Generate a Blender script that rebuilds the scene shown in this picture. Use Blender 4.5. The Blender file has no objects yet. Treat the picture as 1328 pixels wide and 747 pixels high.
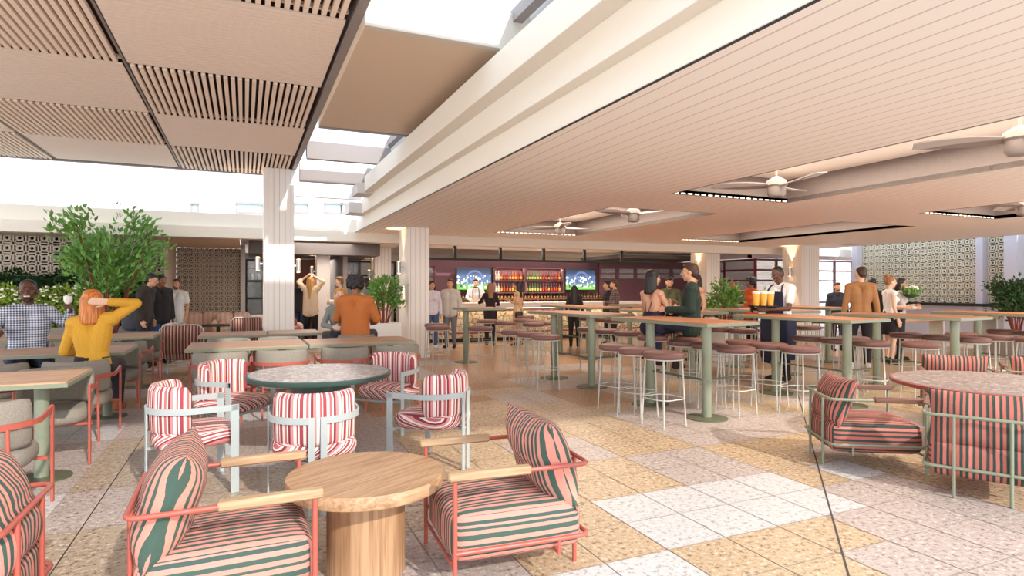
import bpy, math, random
from mathutils import Vector, Matrix, noise
PI = math.pi
R_ = random.Random(7)
scene = bpy.context.scene
COL = scene.collection

# ------------------------------------------------------------------ camera, world, sun, exposure
# world axes: +Y runs down the hall, +X to the right; eye 1.5 m above the floor
YAW = math.radians(23.9)
FPX = 783.0
EYE = 1.5
cam_d = bpy.data.cameras.new('camera'); cam = bpy.data.objects.new('camera', cam_d); COL.objects.link(cam)
cam_d.sensor_width = 36.0; cam_d.lens = FPX/1328*36.0; cam_d.clip_end = 300
cam.location = (0, 0, EYE); cam.rotation_euler = (PI/2, 0, -YAW)
scene.camera = cam
scene.view_settings.view_transform = 'Standard'; scene.view_settings.look = 'None'
scene.view_settings.exposure = 1.0; scene.view_settings.gamma = 1.0; scene.view_settings.use_curve_mapping = False
scene.cycles.max_bounces = 10; scene.cycles.diffuse_bounces = 7; scene.cycles.use_denoising = True
scene.cycles.sample_clamp_indirect = 6

world = bpy.data.worlds.new('world'); scene.world = world; world.use_nodes = True
nt = world.node_tree; nt.nodes.clear()
wo = nt.nodes.new('ShaderNodeOutputWorld'); bg = nt.nodes.new('ShaderNodeBackground')
tc = nt.nodes.new('ShaderNodeTexCoord'); sp = nt.nodes.new('ShaderNodeSeparateXYZ'); rp = nt.nodes.new('ShaderNodeValToRGB')
nt.links.new(tc.outputs['Generated'], sp.inputs[0]); nt.links.new(sp.outputs['Z'], rp.inputs[0]); nt.links.new(rp.outputs[0], bg.inputs[0])
nt.links.new(bg.outputs[0], wo.inputs[0])
rp.color_ramp.elements[0].position = 0.0; rp.color_ramp.elements[0].color = (1, 0.93, 0.85, 1)
rp.color_ramp.elements[1].position = 0.9; rp.color_ramp.elements[1].color = (0.36, 0.42, 0.50, 1)
e = rp.color_ramp.elements.new(0.15); e.color = (0.97, 0.97, 0.97, 1)
e = rp.color_ramp.elements.new(0.205); e.color = (0.34, 0.43, 0.54, 1)
bg.inputs[1].default_value = 2.2

sun_d = bpy.data.lights.new('sun', 'SUN'); sun = bpy.data.objects.new('sun', sun_d); COL.objects.link(sun)
sun_d.energy = 2.0; sun_d.angle = math.radians(1.5); sun_d.color = (1.0, 0.95, 0.88)
EL = math.radians(31); AZ = math.radians(14)          # the sun stands behind the camera, a little to the right
sdir = Vector((-math.sin(AZ)*math.cos(EL), math.cos(AZ)*math.cos(EL), -math.sin(EL)))
sun.rotation_euler = sdir.to_track_quat('-Z', 'Y').to_euler()

CY, SY = math.cos(YAW), math.sin(YAW)
def at(px, d):
    """floor position seen at photo column px at distance d along the view axis"""
    l = (px-664)/FPX*d
    return (d*SY + l*CY, d*CY - l*SY)

# ------------------------------------------------------------------ materials
def srgb(r, g, b):
    f = lambda c: (c/255/12.92) if c/255 <= .04045 else ((c/255+.055)/1.055)**2.4
    return (f(r), f(g), f(b), 1)
class NT:
    def __init__(s, name):
        s.m = bpy.data.materials.new(name); s.m.use_nodes = True; s.t = s.m.node_tree
        s.b = s.t.nodes['Principled BSDF']
    def n(s, typ, **kw):
        x = s.t.nodes.new(typ)
        for k, v in kw.items():
            if k.startswith('i_'): x.inputs[k[2:].replace('_', ' ')].default_value = v
            else: setattr(x, k, v)
        return x
    def l(s, a, b): s.t.links.new(a, b)
    def math(s, op, a, b=None):
        x = s.n('ShaderNodeMath', operation=op)
        for i, v in enumerate((a, b)):
            if v is None: continue
            if isinstance(v, (int, float)): x.inputs[i].default_value = v
            else: s.l(v, x.inputs[i])
        return x.outputs[0]
    def ramp(s, fac, stops, const=False):
        x = s.n('ShaderNodeValToRGB'); cr = x.color_ramp
        if const: cr.interpolation = 'CONSTANT'
        cr.elements[0].position = stops[0][0]; cr.elements[0].color = stops[0][1]
        cr.elements[1].position = stops[1][0]; cr.elements[1].color = stops[1][1]
        for p, c in stops[2:]:
            e = cr.elements.new(p); e.color = c
        s.l(fac, x.inputs[0]); return x.outputs[0]
    def mix(s, fac, a, b, mode='MIX'):
        x = s.n('ShaderNodeMix', data_type='RGBA', blend_type=mode)
        for i, v in ((0, fac), (6, a), (7, b)):
            if isinstance(v, (int, float, tuple)): x.inputs[i].default_value = v
            else: s.l(v, x.inputs[i])
        return x.outputs[2]
    def bump(s, h, strength=.3, dist=.01):
        x = s.n('ShaderNodeBump'); x.inputs['Strength'].default_value = strength; x.inputs['Distance'].default_value = dist
        s.l(h, x.inputs['Height']); s.l(x.outputs[0], s.b.inputs['Normal'])
def plain(name, rgb, rough=.6, metal=0, noise_amt=.06, scale=30, bump=0, spec=None):
    k = NT(name); c = srgb(*rgb)
    k.b.inputs['Roughness'].default_value = rough; k.b.inputs['Metallic'].default_value = metal
    if spec is not None: k.b.inputs['Specular IOR Level'].default_value = spec
    tcn = k.n('ShaderNodeTexCoord'); nz = k.n('ShaderNodeTexNoise'); nz.inputs['Scale'].default_value = scale; nz.inputs['Detail'].default_value = 4
    k.l(tcn.outputs['Object'], nz.inputs['Vector'])
    d = tuple(min(1, v*(1-noise_amt)) for v in c[:3])+(1,); u = tuple(min(1, v*(1+noise_amt)) for v in c[:3])+(1,)
    k.l(k.ramp(nz.outputs['Fac'], [(.3, d), (.7, u)]), k.b.inputs['Base Color'])
    if bump: k.bump(nz.outputs['Fac'], bump, .004)
    return k.m
def emis(name, rgb, strength):
    k = NT(name); k.b.inputs['Base Color'].default_value = srgb(*rgb)
    k.b.inputs['Emission Color'].default_value = srgb(*rgb); k.b.inputs['Emission Strength'].default_value = strength
    return k.m
def terrazzo(name, base, dark, light, sc=26):
    k = NT(name); tcn = k.n('ShaderNodeTexCoord')
    nz = k.n('ShaderNodeTexNoise'); nz.inputs['Scale'].default_value = sc; nz.inputs['Detail'].default_value = 5; nz.inputs['Roughness'].default_value = .7
    k.l(tcn.outputs['Object'], nz.inputs['Vector'])
    c = k.ramp(nz.outputs['Fac'], [(.36, srgb(*dark)), (.46, srgb(*base)), (.55, srgb(*base)), (.63, srgb(*light))])
    vo = k.n('ShaderNodeTexVoronoi'); vo.inputs['Scale'].default_value = sc*1.3; k.l(tcn.outputs['Object'], vo.inputs['Vector'])
    chip = k.ramp(vo.outputs['Distance'], [(0.0, (1, 1, 1, 1)), (.22, (0, 0, 0, 1))], True)
    sel = k.n('ShaderNodeTexNoise'); sel.inputs['Scale'].default_value = sc*.45; k.l(tcn.outputs['Object'], sel.inputs['Vector'])
    m2 = k.math('MULTIPLY', chip, k.math('GREATER_THAN', sel.outputs['Fac'], .5))
    k.l(k.mix(k.math('MULTIPLY', m2, .6), c, srgb(*dark)), k.b.inputs['Base Color'])
    k.b.inputs['Roughness'].default_value = .38
    return k.m
def stripes(name, cols, period, wobble=0.0):
    """stripe pattern along UV u; cols is a list of (position 0..1, rgb)"""
    k = NT(name); uv = k.n('ShaderNodeUVMap'); s = k.n('ShaderNodeSeparateXYZ'); k.l(uv.outputs[0], s.inputs[0])
    u = s.outputs['X']
    nz = k.n('ShaderNodeTexNoise'); nz.inputs['Scale'].default_value = 9; nz.inputs['Detail'].default_value = 2
    k.l(uv.outputs[0], nz.inputs['Vector'])
    u = k.math('ADD', u, k.math('MULTIPLY', k.math('SUBTRACT', nz.outputs['Fac'], .5), .006+wobble))
    f = k.math('FRACT', k.math('DIVIDE', u, period))
    c = k.ramp(f, [(p, srgb(*x)) for p, x in cols], True)
    t = k.n('ShaderNodeTexNoise'); t.inputs['Scale'].default_value = 260; k.l(k.n('ShaderNodeTexCoord').outputs['Object'], t.inputs['Vector'])
    c = k.mix(.35, c, k.ramp(t.outputs['Fac'], [(.3, (.45, .45, .45, 1)), (.7, (1, 1, 1, 1))]), 'MULTIPLY')
    k.l(c, k.b.inputs['Base Color']); k.b.inputs['Roughness'].default_value = .9; k.bump(t.outputs['Fac'], .25, .003)
    return k.m
def wood(name, a, b, axis='X', sc=1.0):
    k = NT(name); tcn = k.n('ShaderNodeTexCoord'); mp = k.n('ShaderNodeMapping'); k.l(tcn.outputs['Object'], mp.inputs[0])
    mp.inputs['Scale'].default_value = {'X': (1.5*sc, 28*sc, 28*sc), 'Y': (28*sc, 1.5*sc, 28*sc), 'Z': (30*sc, 30*sc, 1.2*sc)}[axis]
    nz = k.n('ShaderNodeTexNoise'); nz.inputs['Scale'].default_value = 2.2; nz.inputs['Detail'].default_value = 6; nz.inputs['Distortion'].default_value = .6
    k.l(mp.outputs[0], nz.inputs['Vector'])
    k.l(k.ramp(nz.outputs['Fac'], [(.33, srgb(*b)), (.62, srgb(*a))]), k.b.inputs['Base Color'])
    k.b.inputs['Roughness'].default_value = .5; k.bump(nz.outputs['Fac'], .15, .002)
    return k.m
def planks(name, rgb, groove, pitch, axis, width=.1, off=0.0, rough=.6):
    k = NT(name); g = k.n('ShaderNodeTexCoord'); s = k.n('ShaderNodeSeparateXYZ'); k.l(g.outputs['Object'], s.inputs[0])
    if axis == 'XY':
        v = k.math('ADD', s.outputs['X'], s.outputs['Y'])
    else: v = s.outputs[axis]
    f = k.math('FRACT', k.math('DIVIDE', k.math('ADD', v, off+100), pitch))
    k.l(k.ramp(f, [(0, srgb(*groove)), (width*.6, srgb(*groove)), (width, srgb(*rgb))]), k.b.inputs['Base Color'])
    k.bump(k.ramp(f, [(0, (0, 0, 0, 1)), (width, (1, 1, 1, 1))]), .6, .01)
    k.b.inputs['Roughness'].default_value = rough
    return k.m

M = {}
M['ceil'] = planks('peach_ceiling_boards', (255, 246, 236), (216, 196, 182), .155, 'X', .10)
M['ceil_in'] = plain('ceiling_paint', (240, 230, 218), .7, 0, .01)
M['bounce_ground'] = plain('pale_bounce_ground', (240, 234, 226), .7)  # kept pale so the outer ground reflects light upward
M['cream'] = plain('cream_fascia_paint', (238, 231, 218), .55, 0, .01)
M['fan'] = plain('taupe_fan', (150, 138, 132), .5, 0, .01)
M['slabedge'] = plain('slab_edge_paint', (212, 204, 192), .6, 0, .01)
M['slab'] = plain('beige_soffit', (222, 198, 172), .6, 0, .01)
M['white'] = plain('white_paint', (238, 236, 232), .6, 0, .01)
M['whiteboard'] = planks('white_grooved_cladding', (240, 234, 228), (190, 178, 170), .105, 'XY', .10)
M['slat'] = plain('blush_slats', (255, 234, 216), .6, 0, .01)
M['void'] = plain('dark_brown_void', (62, 40, 32), .8)
M['steel_grey'] = plain('warm_grey_steel', (150, 140, 136), .5, 0, .01)
M['greybeam'] = plain('pale_grey_beam', (205, 198, 194), .5, 0, .01)
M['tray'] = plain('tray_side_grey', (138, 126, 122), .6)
M['black'] = plain('black_metal', (30, 28, 28), .5)
M['tan'] = terrazzo('tan_terrazzo', (190, 163, 129), (110, 76, 46), (222, 204, 180), 30)
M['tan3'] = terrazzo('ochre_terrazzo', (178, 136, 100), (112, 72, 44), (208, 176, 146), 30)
M['tan2'] = terrazzo('beige_terrazzo', (174, 155, 132), (104, 82, 62), (208, 194, 178), 30)
M['pinkt'] = terrazzo('pink_grey_terrazzo', (184, 168, 158), (120, 100, 90), (212, 200, 192), 30)
M['whitet'] = terrazzo('white_terrazzo', (204, 199, 194), (142, 136, 136), (222, 217, 213), 30)
M['joint'] = plain('joint_dark', (70, 62, 58), .7)
M['grout'] = plain('grout', (182, 168, 152), .8)
M['breeze'] = plain('breeze_block', (206, 194, 180), .8)
M['breeze_y'] = plain('breeze_block_cream', (222, 212, 188), .8)
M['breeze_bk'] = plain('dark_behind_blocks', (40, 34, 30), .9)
M['redm'] = plain('terracotta_metal', (178, 88, 72), .38, 0, .03, spec=.6)
M['sage'] = plain('sage_metal', (130, 136, 114), .4, 0, .03, spec=.6)
M['sagel'] = plain('sage_metal_dark', (94, 98, 76), .45, 0, .03)
M['paleg'] = plain('pale_grey_metal', (172, 178, 176), .4, 0, .02)
M['stoolleg'] = plain('off_white_metal', (188, 186, 176), .4, 0, .02)
M['brownleather'] = plain('brown_leather', (118, 78, 70), .5, 0, .08, 60, .1)
M['dkgreen'] = plain('dark_green_lacquer', (58, 80, 74), .35, 0, .03)
M['redtable'] = plain('oxblood_edge', (150, 70, 62), .45, 0, .03)
M['wool'] = plain('grey_wool', (140, 132, 120), .95, 0, .22, 160, .5)
M['oak'] = wood('oak', (188, 150, 114), (150, 112, 78), 'X', .8)
M['oakz'] = wood('oak_upright', (184, 146, 110), (148, 108, 74), 'Z', .8)
M['oakarm'] = wood('pale_oak_arm', (190, 156, 120), (160, 126, 92), 'Y', .8)
M['brownarm'] = wood('brown_arm', (124, 84, 68), (92, 60, 48), 'Y', .8)
M['barwood'] = wood('orange_timber', (196, 128, 86), (156, 96, 60), 'Y', .6)
M['tabwood'] = wood('dining_timber', (196, 156, 124), (160, 120, 92), 'X', .6)
SAL = (216, 146, 130); GRN = (68, 92, 80)
M['str_green'] = stripes('salmon_green_stripe', [(0, SAL), (.11, GRN), (.22, SAL), (.33, GRN), (.40, (232, 150, 132)), (.52, GRN), (.66, SAL), (.76, GRN), (.84, SAL), (.91, (66, 86, 78))], .19)
M['str_green2'] = stripes('coral_green_stripe', [(0, (184, 104, 92)), (.15, (48, 68, 60)), (.27, (184, 104, 92)), (.38, (48, 68, 60)), (.5, (204, 124, 110)), (.64, (48, 68, 60)), (.75, (184, 104, 92)), (.88, (48, 68, 60))], .15)
M['str_red'] = stripes('red_cream_stripe', [(0, (164, 66, 76)), (.16, (232, 218, 204)), (.28, (196, 104, 106)), (.40, (240, 226, 212)), (.47, (132, 52, 64)), (.58, (225, 140, 136)), (.72, (244, 232, 220)), (.86, (176, 84, 88)), (.94, (244, 232, 220))], .13)
M['str_brown'] = stripes('brown_pink_stripe', [(0, (104, 62, 56)), (.3, (214, 178, 158)), (.45, (104, 62, 56)), (.7, (184, 140, 122))], .1)
M['str_pale'] = stripes('pale_pink_stripe', [(0, (240, 208, 192)), (.5, (224, 188, 172))], .12)
M['terrdark'] = terrazzo('oxblood_table_terrazzo', (136, 122, 118), (74, 58, 60), (190, 178, 172), 26)
M['terrtop'] = terrazzo('table_terrazzo', (172, 160, 153), (92, 80, 82), (226, 216, 208), 22)
M['leaf'] = plain('leaf_green', (108, 154, 70), .55, 0, .35, 3)
M['leaf_y'] = plain('leaf_yellow_green', (168, 190, 84), .55, 0, .35, 4)
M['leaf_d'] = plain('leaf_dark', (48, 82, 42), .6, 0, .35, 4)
M['bark'] = plain('red_bark', (134, 60, 46), .8)
M['soil'] = plain('soil', (58, 46, 38), .9)
M['planter'] = plain('grey_planter', (150, 138, 126), .8)
M['burg'] = plain('burgundy_frame', (112, 46, 62), .45)
M['mauve'] = plain('mauve_wall', (108, 74, 84), .75, 0, .12, 20)
M['brownwall'] = plain('rust_brown_wall', (134, 92, 80), .8)
M['dkgrey'] = plain('charcoal_soffit', (98, 92, 92), .7)
M['lilac'] = plain('lilac_grey_render', (206, 202, 212), .7)
M['chrome'] = plain('brushed_metal', (200, 196, 190), .3, .8)
M['bulb'] = emis('warm_lamp', (255, 200, 130), 12)
M['led'] = emis('led_strip', (255, 236, 214), 1.0)
def glass_mat(name, rgb, a=.25, rough=.05):
    k = NT(name); k.b.inputs['Base Color'].default_value = srgb(*rgb); k.b.inputs['Roughness'].default_value = rough
    k.b.inputs['Alpha'].default_value = a; return k.m
M['pane'] = glass_mat('window_glass', (210, 218, 226), .3)
M['panegrey'] = glass_mat('smoked_glass', (136, 128, 134), .72, .25)
M['glass'] = glass_mat('drink_glass', (235, 240, 240), .10)
M['beer'] = glass_mat('lager', (250, 182, 14), 1.0, .15)
M['foam'] = plain('beer_foam', (250, 244, 232), .8)
def stone_mat():
    k = NT('crazy_stone'); tcn = k.n('ShaderNodeTexCoord')
    vo = k.n('ShaderNodeTexVoronoi', feature='DISTANCE_TO_EDGE'); vo.inputs['Scale'].default_value = 7; k.l(tcn.outputs['Object'], vo.inputs['Vector'])
    v2 = k.n('ShaderNodeTexVoronoi'); v2.inputs['Scale'].default_value = 7; k.l(tcn.outputs['Object'], v2.inputs['Vector'])
    s = k.n('ShaderNodeSeparateXYZ'); k.l(v2.outputs['Color'], s.inputs[0])
    c = k.ramp(s.outputs['X'], [(0, srgb(206, 190, 164)), (1, srgb(238, 226, 204))])
    e = k.ramp(vo.outputs['Distance'], [(.0, (0, 0, 0, 1)), (.07, (1, 1, 1, 1))])
    k.l(k.mix(e, srgb(112, 88, 66), c), k.b.inputs['Base Color']); k.bump(e, .6, .03); k.b.inputs['Roughness'].default_value = .8
    return k.m
M['stone'] = stone_mat()
def tv_mat():
    k = NT('football_broadcast'); uv = k.n('ShaderNodeUVMap'); s = k.n('ShaderNodeSeparateXYZ'); k.l(uv.outputs[0], s.inputs[0])
    bgc = k.ramp(s.outputs['Y'], [(0, srgb(96, 158, 60)), (.24, srgb(84, 140, 56)), (.30, srgb(60, 84, 110)), (.62, srgb(70, 92, 124)), (.8, srgb(40, 56, 84)), (1, srgb(22, 34, 48))])
    mp = k.n('ShaderNodeMapping'); mp.inputs['Scale'].default_value = (16, 7, 1); k.l(uv.outputs[0], mp.inputs[0])
    vo = k.n('ShaderNodeTexVoronoi'); vo.inputs['Scale'].default_value = 1; k.l(mp.outputs[0], vo.inputs['Vector'])
    dot = k.math('LESS_THAN', vo.outputs['Distance'], .42)
    band = k.math('MULTIPLY', k.math('GREATER_THAN', s.outputs['Y'], .1), k.math('LESS_THAN', s.outputs['Y'], .66))
    s2 = k.n('ShaderNodeSeparateXYZ'); k.l(vo.outputs['Color'], s2.inputs[0])
    pl = k.ramp(s2.outputs['X'], [(0, srgb(240, 244, 250)), (.5, srgb(70, 130, 210)), (.7, srgb(236, 240, 246)), (.88, srgb(30, 36, 60))], True)
    c = k.mix(k.math('MULTIPLY', dot, band), bgc, pl)
    dx = k.math('SUBTRACT', s.outputs['X'], .52); dy = k.math('MULTIPLY', k.math('SUBTRACT', s.outputs['Y'], .5), .62)
    rr = k.math('SQRT', k.math('ADD', k.math('MULTIPLY', dx, dx), k.math('MULTIPLY', dy, dy)))
    arch = k.math('MULTIPLY', k.math('MULTIPLY', k.math('GREATER_THAN', rr, .2), k.math('LESS_THAN', rr, .26)), k.math('GREATER_THAN', s.outputs['Y'], .55))
    c = k.mix(k.math('MULTIPLY', arch, .8), c, srgb(92, 100, 140))
    k.l(c, k.b.inputs['Emission Color']); k.b.inputs['Emission Strength'].default_value = 1.3; k.b.inputs['Base Color'].default_value = (0.02, .02, .02, 1)
    return k.m
M['tv'] = tv_mat()

# ------------------------------------------------------------------ mesh helpers
class MB:
    def __init__(s): s.v = []; s.f = []; s.uv = []; s.mi = []; s.cm = 0
    def add(s, vs, fs, uvs=None):
        b = len(s.v); s.v += [tuple(x) for x in vs]
        for i, f in enumerate(fs):
            s.f.append([b+j for j in f]); s.uv.append(uvs[i] if uvs else None); s.mi.append(s.cm)
        return s
    def box(s, x0, x1, y0, y1, z0, z1, bev=0.0, mat=None):
        c = Vector(((x0+x1)/2, (y0+y1)/2, (z0+z1)/2)); h = Vector((abs(x1-x0)/2, abs(y1-y0)/2, abs(z1-z0)/2))
        vs = []; fs = []
        if bev <= 0:
            for k in range(8): vs.append(Vector((h.x*(1 if k & 1 else -1), h.y*(1 if k & 2 else -1), h.z*(1 if k & 4 else -1))))
            fs = [(0, 2, 3, 1), (4, 5, 7, 6), (0, 1, 5, 4), (2, 6, 7, 3), (0, 4, 6, 2), (1, 3, 7, 5)]
        else:
            bev = min(bev, min(h)*.95); ids = {}
            for k in range(8):
                sg = (1 if k & 1 else -1, 1 if k & 2 else -1, 1 if k & 4 else -1)
                for a in range(3):
                    ids[(k, a)] = len(vs)
                    vs.append(Vector([sg[j]*(h[j]-(0 if j == a else bev)) for j in range(3)]))
            for a in range(3):
                b1, b2 = [j for j in range(3) if j != a]
                for sgn in (0, 1):
                    base = sgn << a
                    q = [base, base | (1 << b1), base | (1 << b1) | (1 << b2), base | (1 << b2)]
                    f = [ids[(k, a)] for k in q]
                    if (a in (0, 2)) != (sgn == 1): f = f[::-1]
                    fs.append(f)
            for a in range(3):
                b1, b2 = [j for j in range(3) if j != a]
                for m in range(4):
                    base = ((m & 1) << b1) | ((m >> 1) << b2)
                    k0, k1 = base, base | (1 << a)
                    f = [ids[(k0, b1)], ids[(k1, b1)], ids[(k1, b2)], ids[(k0, b2)]]
                    fs.append(f)
            for k in range(8): fs.append([ids[(k, 0)], ids[(k, 1)], ids[(k, 2)]])
            nf = []
            for f in fs:
                p = [vs[i] for i in f]; n = (p[1]-p[0]).cross(p[2]-p[0]); cc = sum(p, Vector())/len(p)
                nf.append(f if n.dot(cc) > 0 else f[::-1])
            fs = nf
        if mat: vs = [mat @ (v+c) for v in vs]
        else: vs = [v+c for v in vs]
        return s.add(vs, fs)
    def sweep(s, pts, prof, up=None, closed=False, cap=True):
        """sweep a closed 2-D profile (side, up) along pts"""
        pts = [Vector(p) for p in pts]; n = len(pts); m = len(prof); rings = []
        prev = None
        for i, p in enumerate(pts):
            if closed: t = (pts[(i+1) % n]-pts[i-1]).normalized()
            else: t = (pts[min(i+1, n-1)]-pts[max(i-1, 0)]).normalized()
            if up is not None:
                u = Vector(up); sd = t.cross(u)
                if sd.length < 1e-4: sd = Vector((1, 0, 0))
                sd.normalize(); uu = sd.cross(t).normalized()
            else:
                if prev is None:
                    a = Vector((0, 0, 1)) if abs(t.z) < .9 else Vector((1, 0, 0))
                    sd = t.cross(a).normalized()
                else:
                    sd = (prev-t*prev.dot(t)).normalized()
                prev = sd; uu = sd.cross(t).normalized()
            sc = 1.0
            if 0 < i < n-1 or closed:
                a = (pts[i]-pts[i-1]).normalized(); b = (pts[(i+1) % n]-pts[i]).normalized()
                cs = max(.5, math.sqrt(max(0, (1+a.dot(b))/2))); sc = 1/cs if up is not None else 1
            rings.append([p+sd*q[0]*sc+uu*q[1] for q in prof])
        vs = [v for r in rings for v in r]; fs = []
        for i in range(n if closed else n-1):
            j = (i+1) % n
            for k in range(m):
                k2 = (k+1) % m
                fs.append((i*m+k, i*m+k2, j*m+k2, j*m+k))
        if cap and not closed:
            fs.append(tuple(range(m))[::-1]); fs.append(tuple((n-1)*m+k for k in range(m)))
        return s.add(vs, fs)
    def tube(s, pts, r, n=10, closed=False):
        return s.sweep(pts, [(r*math.cos(2*PI*k/n), r*math.sin(2*PI*k/n)) for k in range(n)], None, closed)
    def lathe(s, prof, n=24, c=(0, 0, 0)):
        """prof: list of (r, z) from bottom to top"""
        vs = []; fs = []; m = len(prof)
        for r, z in prof:
            for k in range(n):
                a = 2*PI*k/n; vs.append((c[0]+r*math.cos(a), c[1]+r*math.sin(a), c[2]+z))
        for i in range(m-1):
            for k in range(n):
                k2 = (k+1) % n; fs.append((i*n+k, i*n+k2, (i+1)*n+k2, (i+1)*n+k))
        fs.append(tuple(range(n))[::-1]); fs.append(tuple((m-1)*n+k for k in range(n)))
        return s.add(vs, fs)
    def seg(s, p0, r0, p1, r1, n=10, sx=1.0, ax=None):
        """tapered capsule"""
        p0 = Vector(p0); p1 = Vector(p1); t = p1-p0; L = t.length
        if L < 1e-5: t = Vector((0, 0, 1))
        else: t.normalize()
        a = Vector(ax) if ax is not None else (Vector((1, 0, 0)) if abs(t.x) < .8 else Vector((0, 1, 0)))
        sd = (a-t*a.dot(t)).normalized(); uu = t.cross(sd)
        rings = []
        for k in range(1, 4): th = PI/2*k/3.5; rings.append((p0-t*r0*math.cos(th*1.0) if k else p0, r0*math.sin(th)))
        rings.append((p0, r0)); rings.append((p1, r1))
        for k in range(3, 0, -1): th = PI/2*k/3.5; rings.append((p1+t*r1*math.cos(th), r1*math.sin(th)))
        vs = []; fs = []
        for p, r in rings:
            for k in range(n):
                a2 = 2*PI*k/n; vs.append(p+sd*(r*sx*math.cos(a2))+uu*(r*math.sin(a2)))
        m = len(rings)
        for i in range(m-1):
            for k in range(n):
                k2 = (k+1) % n; fs.append((i*n+k, i*n+k2, (i+1)*n+k2, (i+1)*n+k))
        fs.append(tuple(range(n))[::-1]); fs.append(tuple((m-1)*n+k for k in range(n)))
        return s.add(vs, fs)
    def ell(s, c, r, mat=None, n=12):
        vs = []; fs = []
        m = n//2+2
        for i in range(1, m):
            th = PI*i/m
            for k in range(n):
                a = 2*PI*k/n; v = Vector((r[0]*math.sin(th)*math.cos(a), r[1]*math.sin(th)*math.sin(a), r[2]*math.cos(th)))+Vector(c)
                vs.append(mat @ v if mat else v)
        for i in range(m-2):
            for k in range(n):
                k2 = (k+1) % n; fs.append((i*n+k, (i+1)*n+k, (i+1)*n+k2, i*n+k2))
        fs.append(tuple(range(n))); fs.append(tuple((m-2)*n+k for k in range(n))[::-1])
        return s.add(vs, fs)
    def build(s, name, mat, parent=None, smooth=False, loc=None):
        me = bpy.data.meshes.new(name); me.from_pydata(s.v, [], s.f)
        mats = mat if isinstance(mat, (list, tuple)) else [mat]
        for m in mats: me.materials.append(M[m] if isinstance(m, str) else m)
        if len(mats) > 1: me.polygons.foreach_set('material_index', s.mi)
        if any(u is not None for u in s.uv):
            uvl = me.uv_layers.new(name='UVMap'); i = 0
            for p, u in zip(me.polygons, s.uv):
                for j in range(p.loop_total):
                    if u: uvl.data[p.loop_start+j].uv = u[j]
        if smooth:
            me.polygons.foreach_set('use_smooth', [True]*len(me.polygons))
            if smooth != 'all':
                try: me.set_sharp_from_angle(angle=math.radians(40))
                except Exception: pass
        me.update()
        o = bpy.data.objects.new(name, me); COL.objects.link(o)
        if parent: o.parent = parent
        if loc: o.location = loc
        return o
def struct(name, mb, mat, parent=None, smooth=False):
    o = mb.build(name, mat, parent, smooth)
    if parent is None: o['kind'] = 'structure'
    return o
def tag(o, label, cat, group=None, kind=None):
    o['label'] = label; o['category'] = cat
    if group: o['group'] = group
    if kind: o['kind'] = kind
    return o
def thing(name, label, cat, loc=(0, 0, 0), rz=0, group=None):
    o = bpy.data.objects.new(name, None); COL.objects.link(o); o.empty_display_size = .1
    o.location = loc; o.rotation_euler = (0, 0, rz); return tag(o, label, cat, group)
def kids(o): return [c for c in KID.get(o.name, [])]
KID = {}
def copy_tree(o, loc=None, rz=None, label=None, parent=None, scale=None):
    c = o.copy(); COL.objects.link(c)
    if parent: c.parent = parent
    if loc is not None: c.location = loc
    if rz is not None: c.rotation_euler = (0, 0, rz)
    if scale is not None: c.scale = (scale,)*3
    if label: c['label'] = label
    for ch in list(o.children): copy_tree(ch, parent=c)
    return c
class Kit:
    """one prototype, moved for its first place and copied for the rest"""
    def __init__(s, make): s.make = make; s.o = None
    def put(s, loc, rz, label, scale=None):
        if s.o is None:
            s.o = s.make(); o = s.o; o.location = loc; o.rotation_euler = (0, 0, rz); o['label'] = label
            if scale: o.scale = (scale,)*3
            return o
        return copy_tree(s.o, loc, rz, label, scale=scale or 1.0)

def soft_box(mb, w, d, h, c=(0, 0, 0), r=.05, n=9, puff=.02, ufun=None, mat=None):
    """rounded cushion; ufun(p, normal) gives the stripe coordinate"""
    H = Vector((w/2, d/2, h/2)); r = min(r, min(H)*.95)
    for axis in range(3):
        for sg in (-1, 1):
            vs = []; fs = []; raw = []
            a, b = [j for j in range(3) if j != axis]
            for i in range(n+1):
                for j in range(n+1):
                    p = Vector((0, 0, 0)); p[axis] = sg*H[axis]
                    fa = math.sin((i/n-.5)*PI)*.5+ (i/n-.5); fb = math.sin((j/n-.5)*PI)*.5+(j/n-.5)
                    p[a] = H[a]*fa; p[b] = H[b]*fb
                    inner = Vector([max(-(H[k]-r), min(H[k]-r, p[k])) for k in range(3)])
                    dd = p-inner
                    if dd.length > 1e-6: q = inner+dd.normalized()*r
                    else: q = p.copy()
                    fz = (1-(q.x/H.x)**2)*(1-(q.y/H.y)**2); fy = (1-(q.x/H.x)**2)*(1-(q.z/H.z)**2); fx = (1-(q.y/H.y)**2)*(1-(q.z/H.z)**2)
                    q.z += puff*fz*(1 if q.z > 0 else -1)*(abs(q.z)/H.z)
                    q.y += puff*fy*(1 if q.y > 0 else -1)*(abs(q.y)/H.y)*.6
                    q.x += puff*fx*(1 if q.x > 0 else -1)*(abs(q.x)/H.x)*.6
                    raw.append(q.copy()); q = q+Vector(c); vs.append(mat @ q if mat else q)
            nrm = Vector((0, 0, 0)); nrm[axis] = sg
            uvs = []
            for i in range(n):
                for j in range(n):
                    f = (i*(n+1)+j, (i+1)*(n+1)+j, (i+1)*(n+1)+j+1, i*(n+1)+j+1)
                    flip = (sg > 0) == (axis == 1)
                    if flip: f = f[::-1]
                    fs.append(f)
                    uvs.append([ufun(raw[k], nrm) if ufun else (0, 0) for k in f])
            mb.add(vs, fs, uvs)
    return mb
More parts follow.
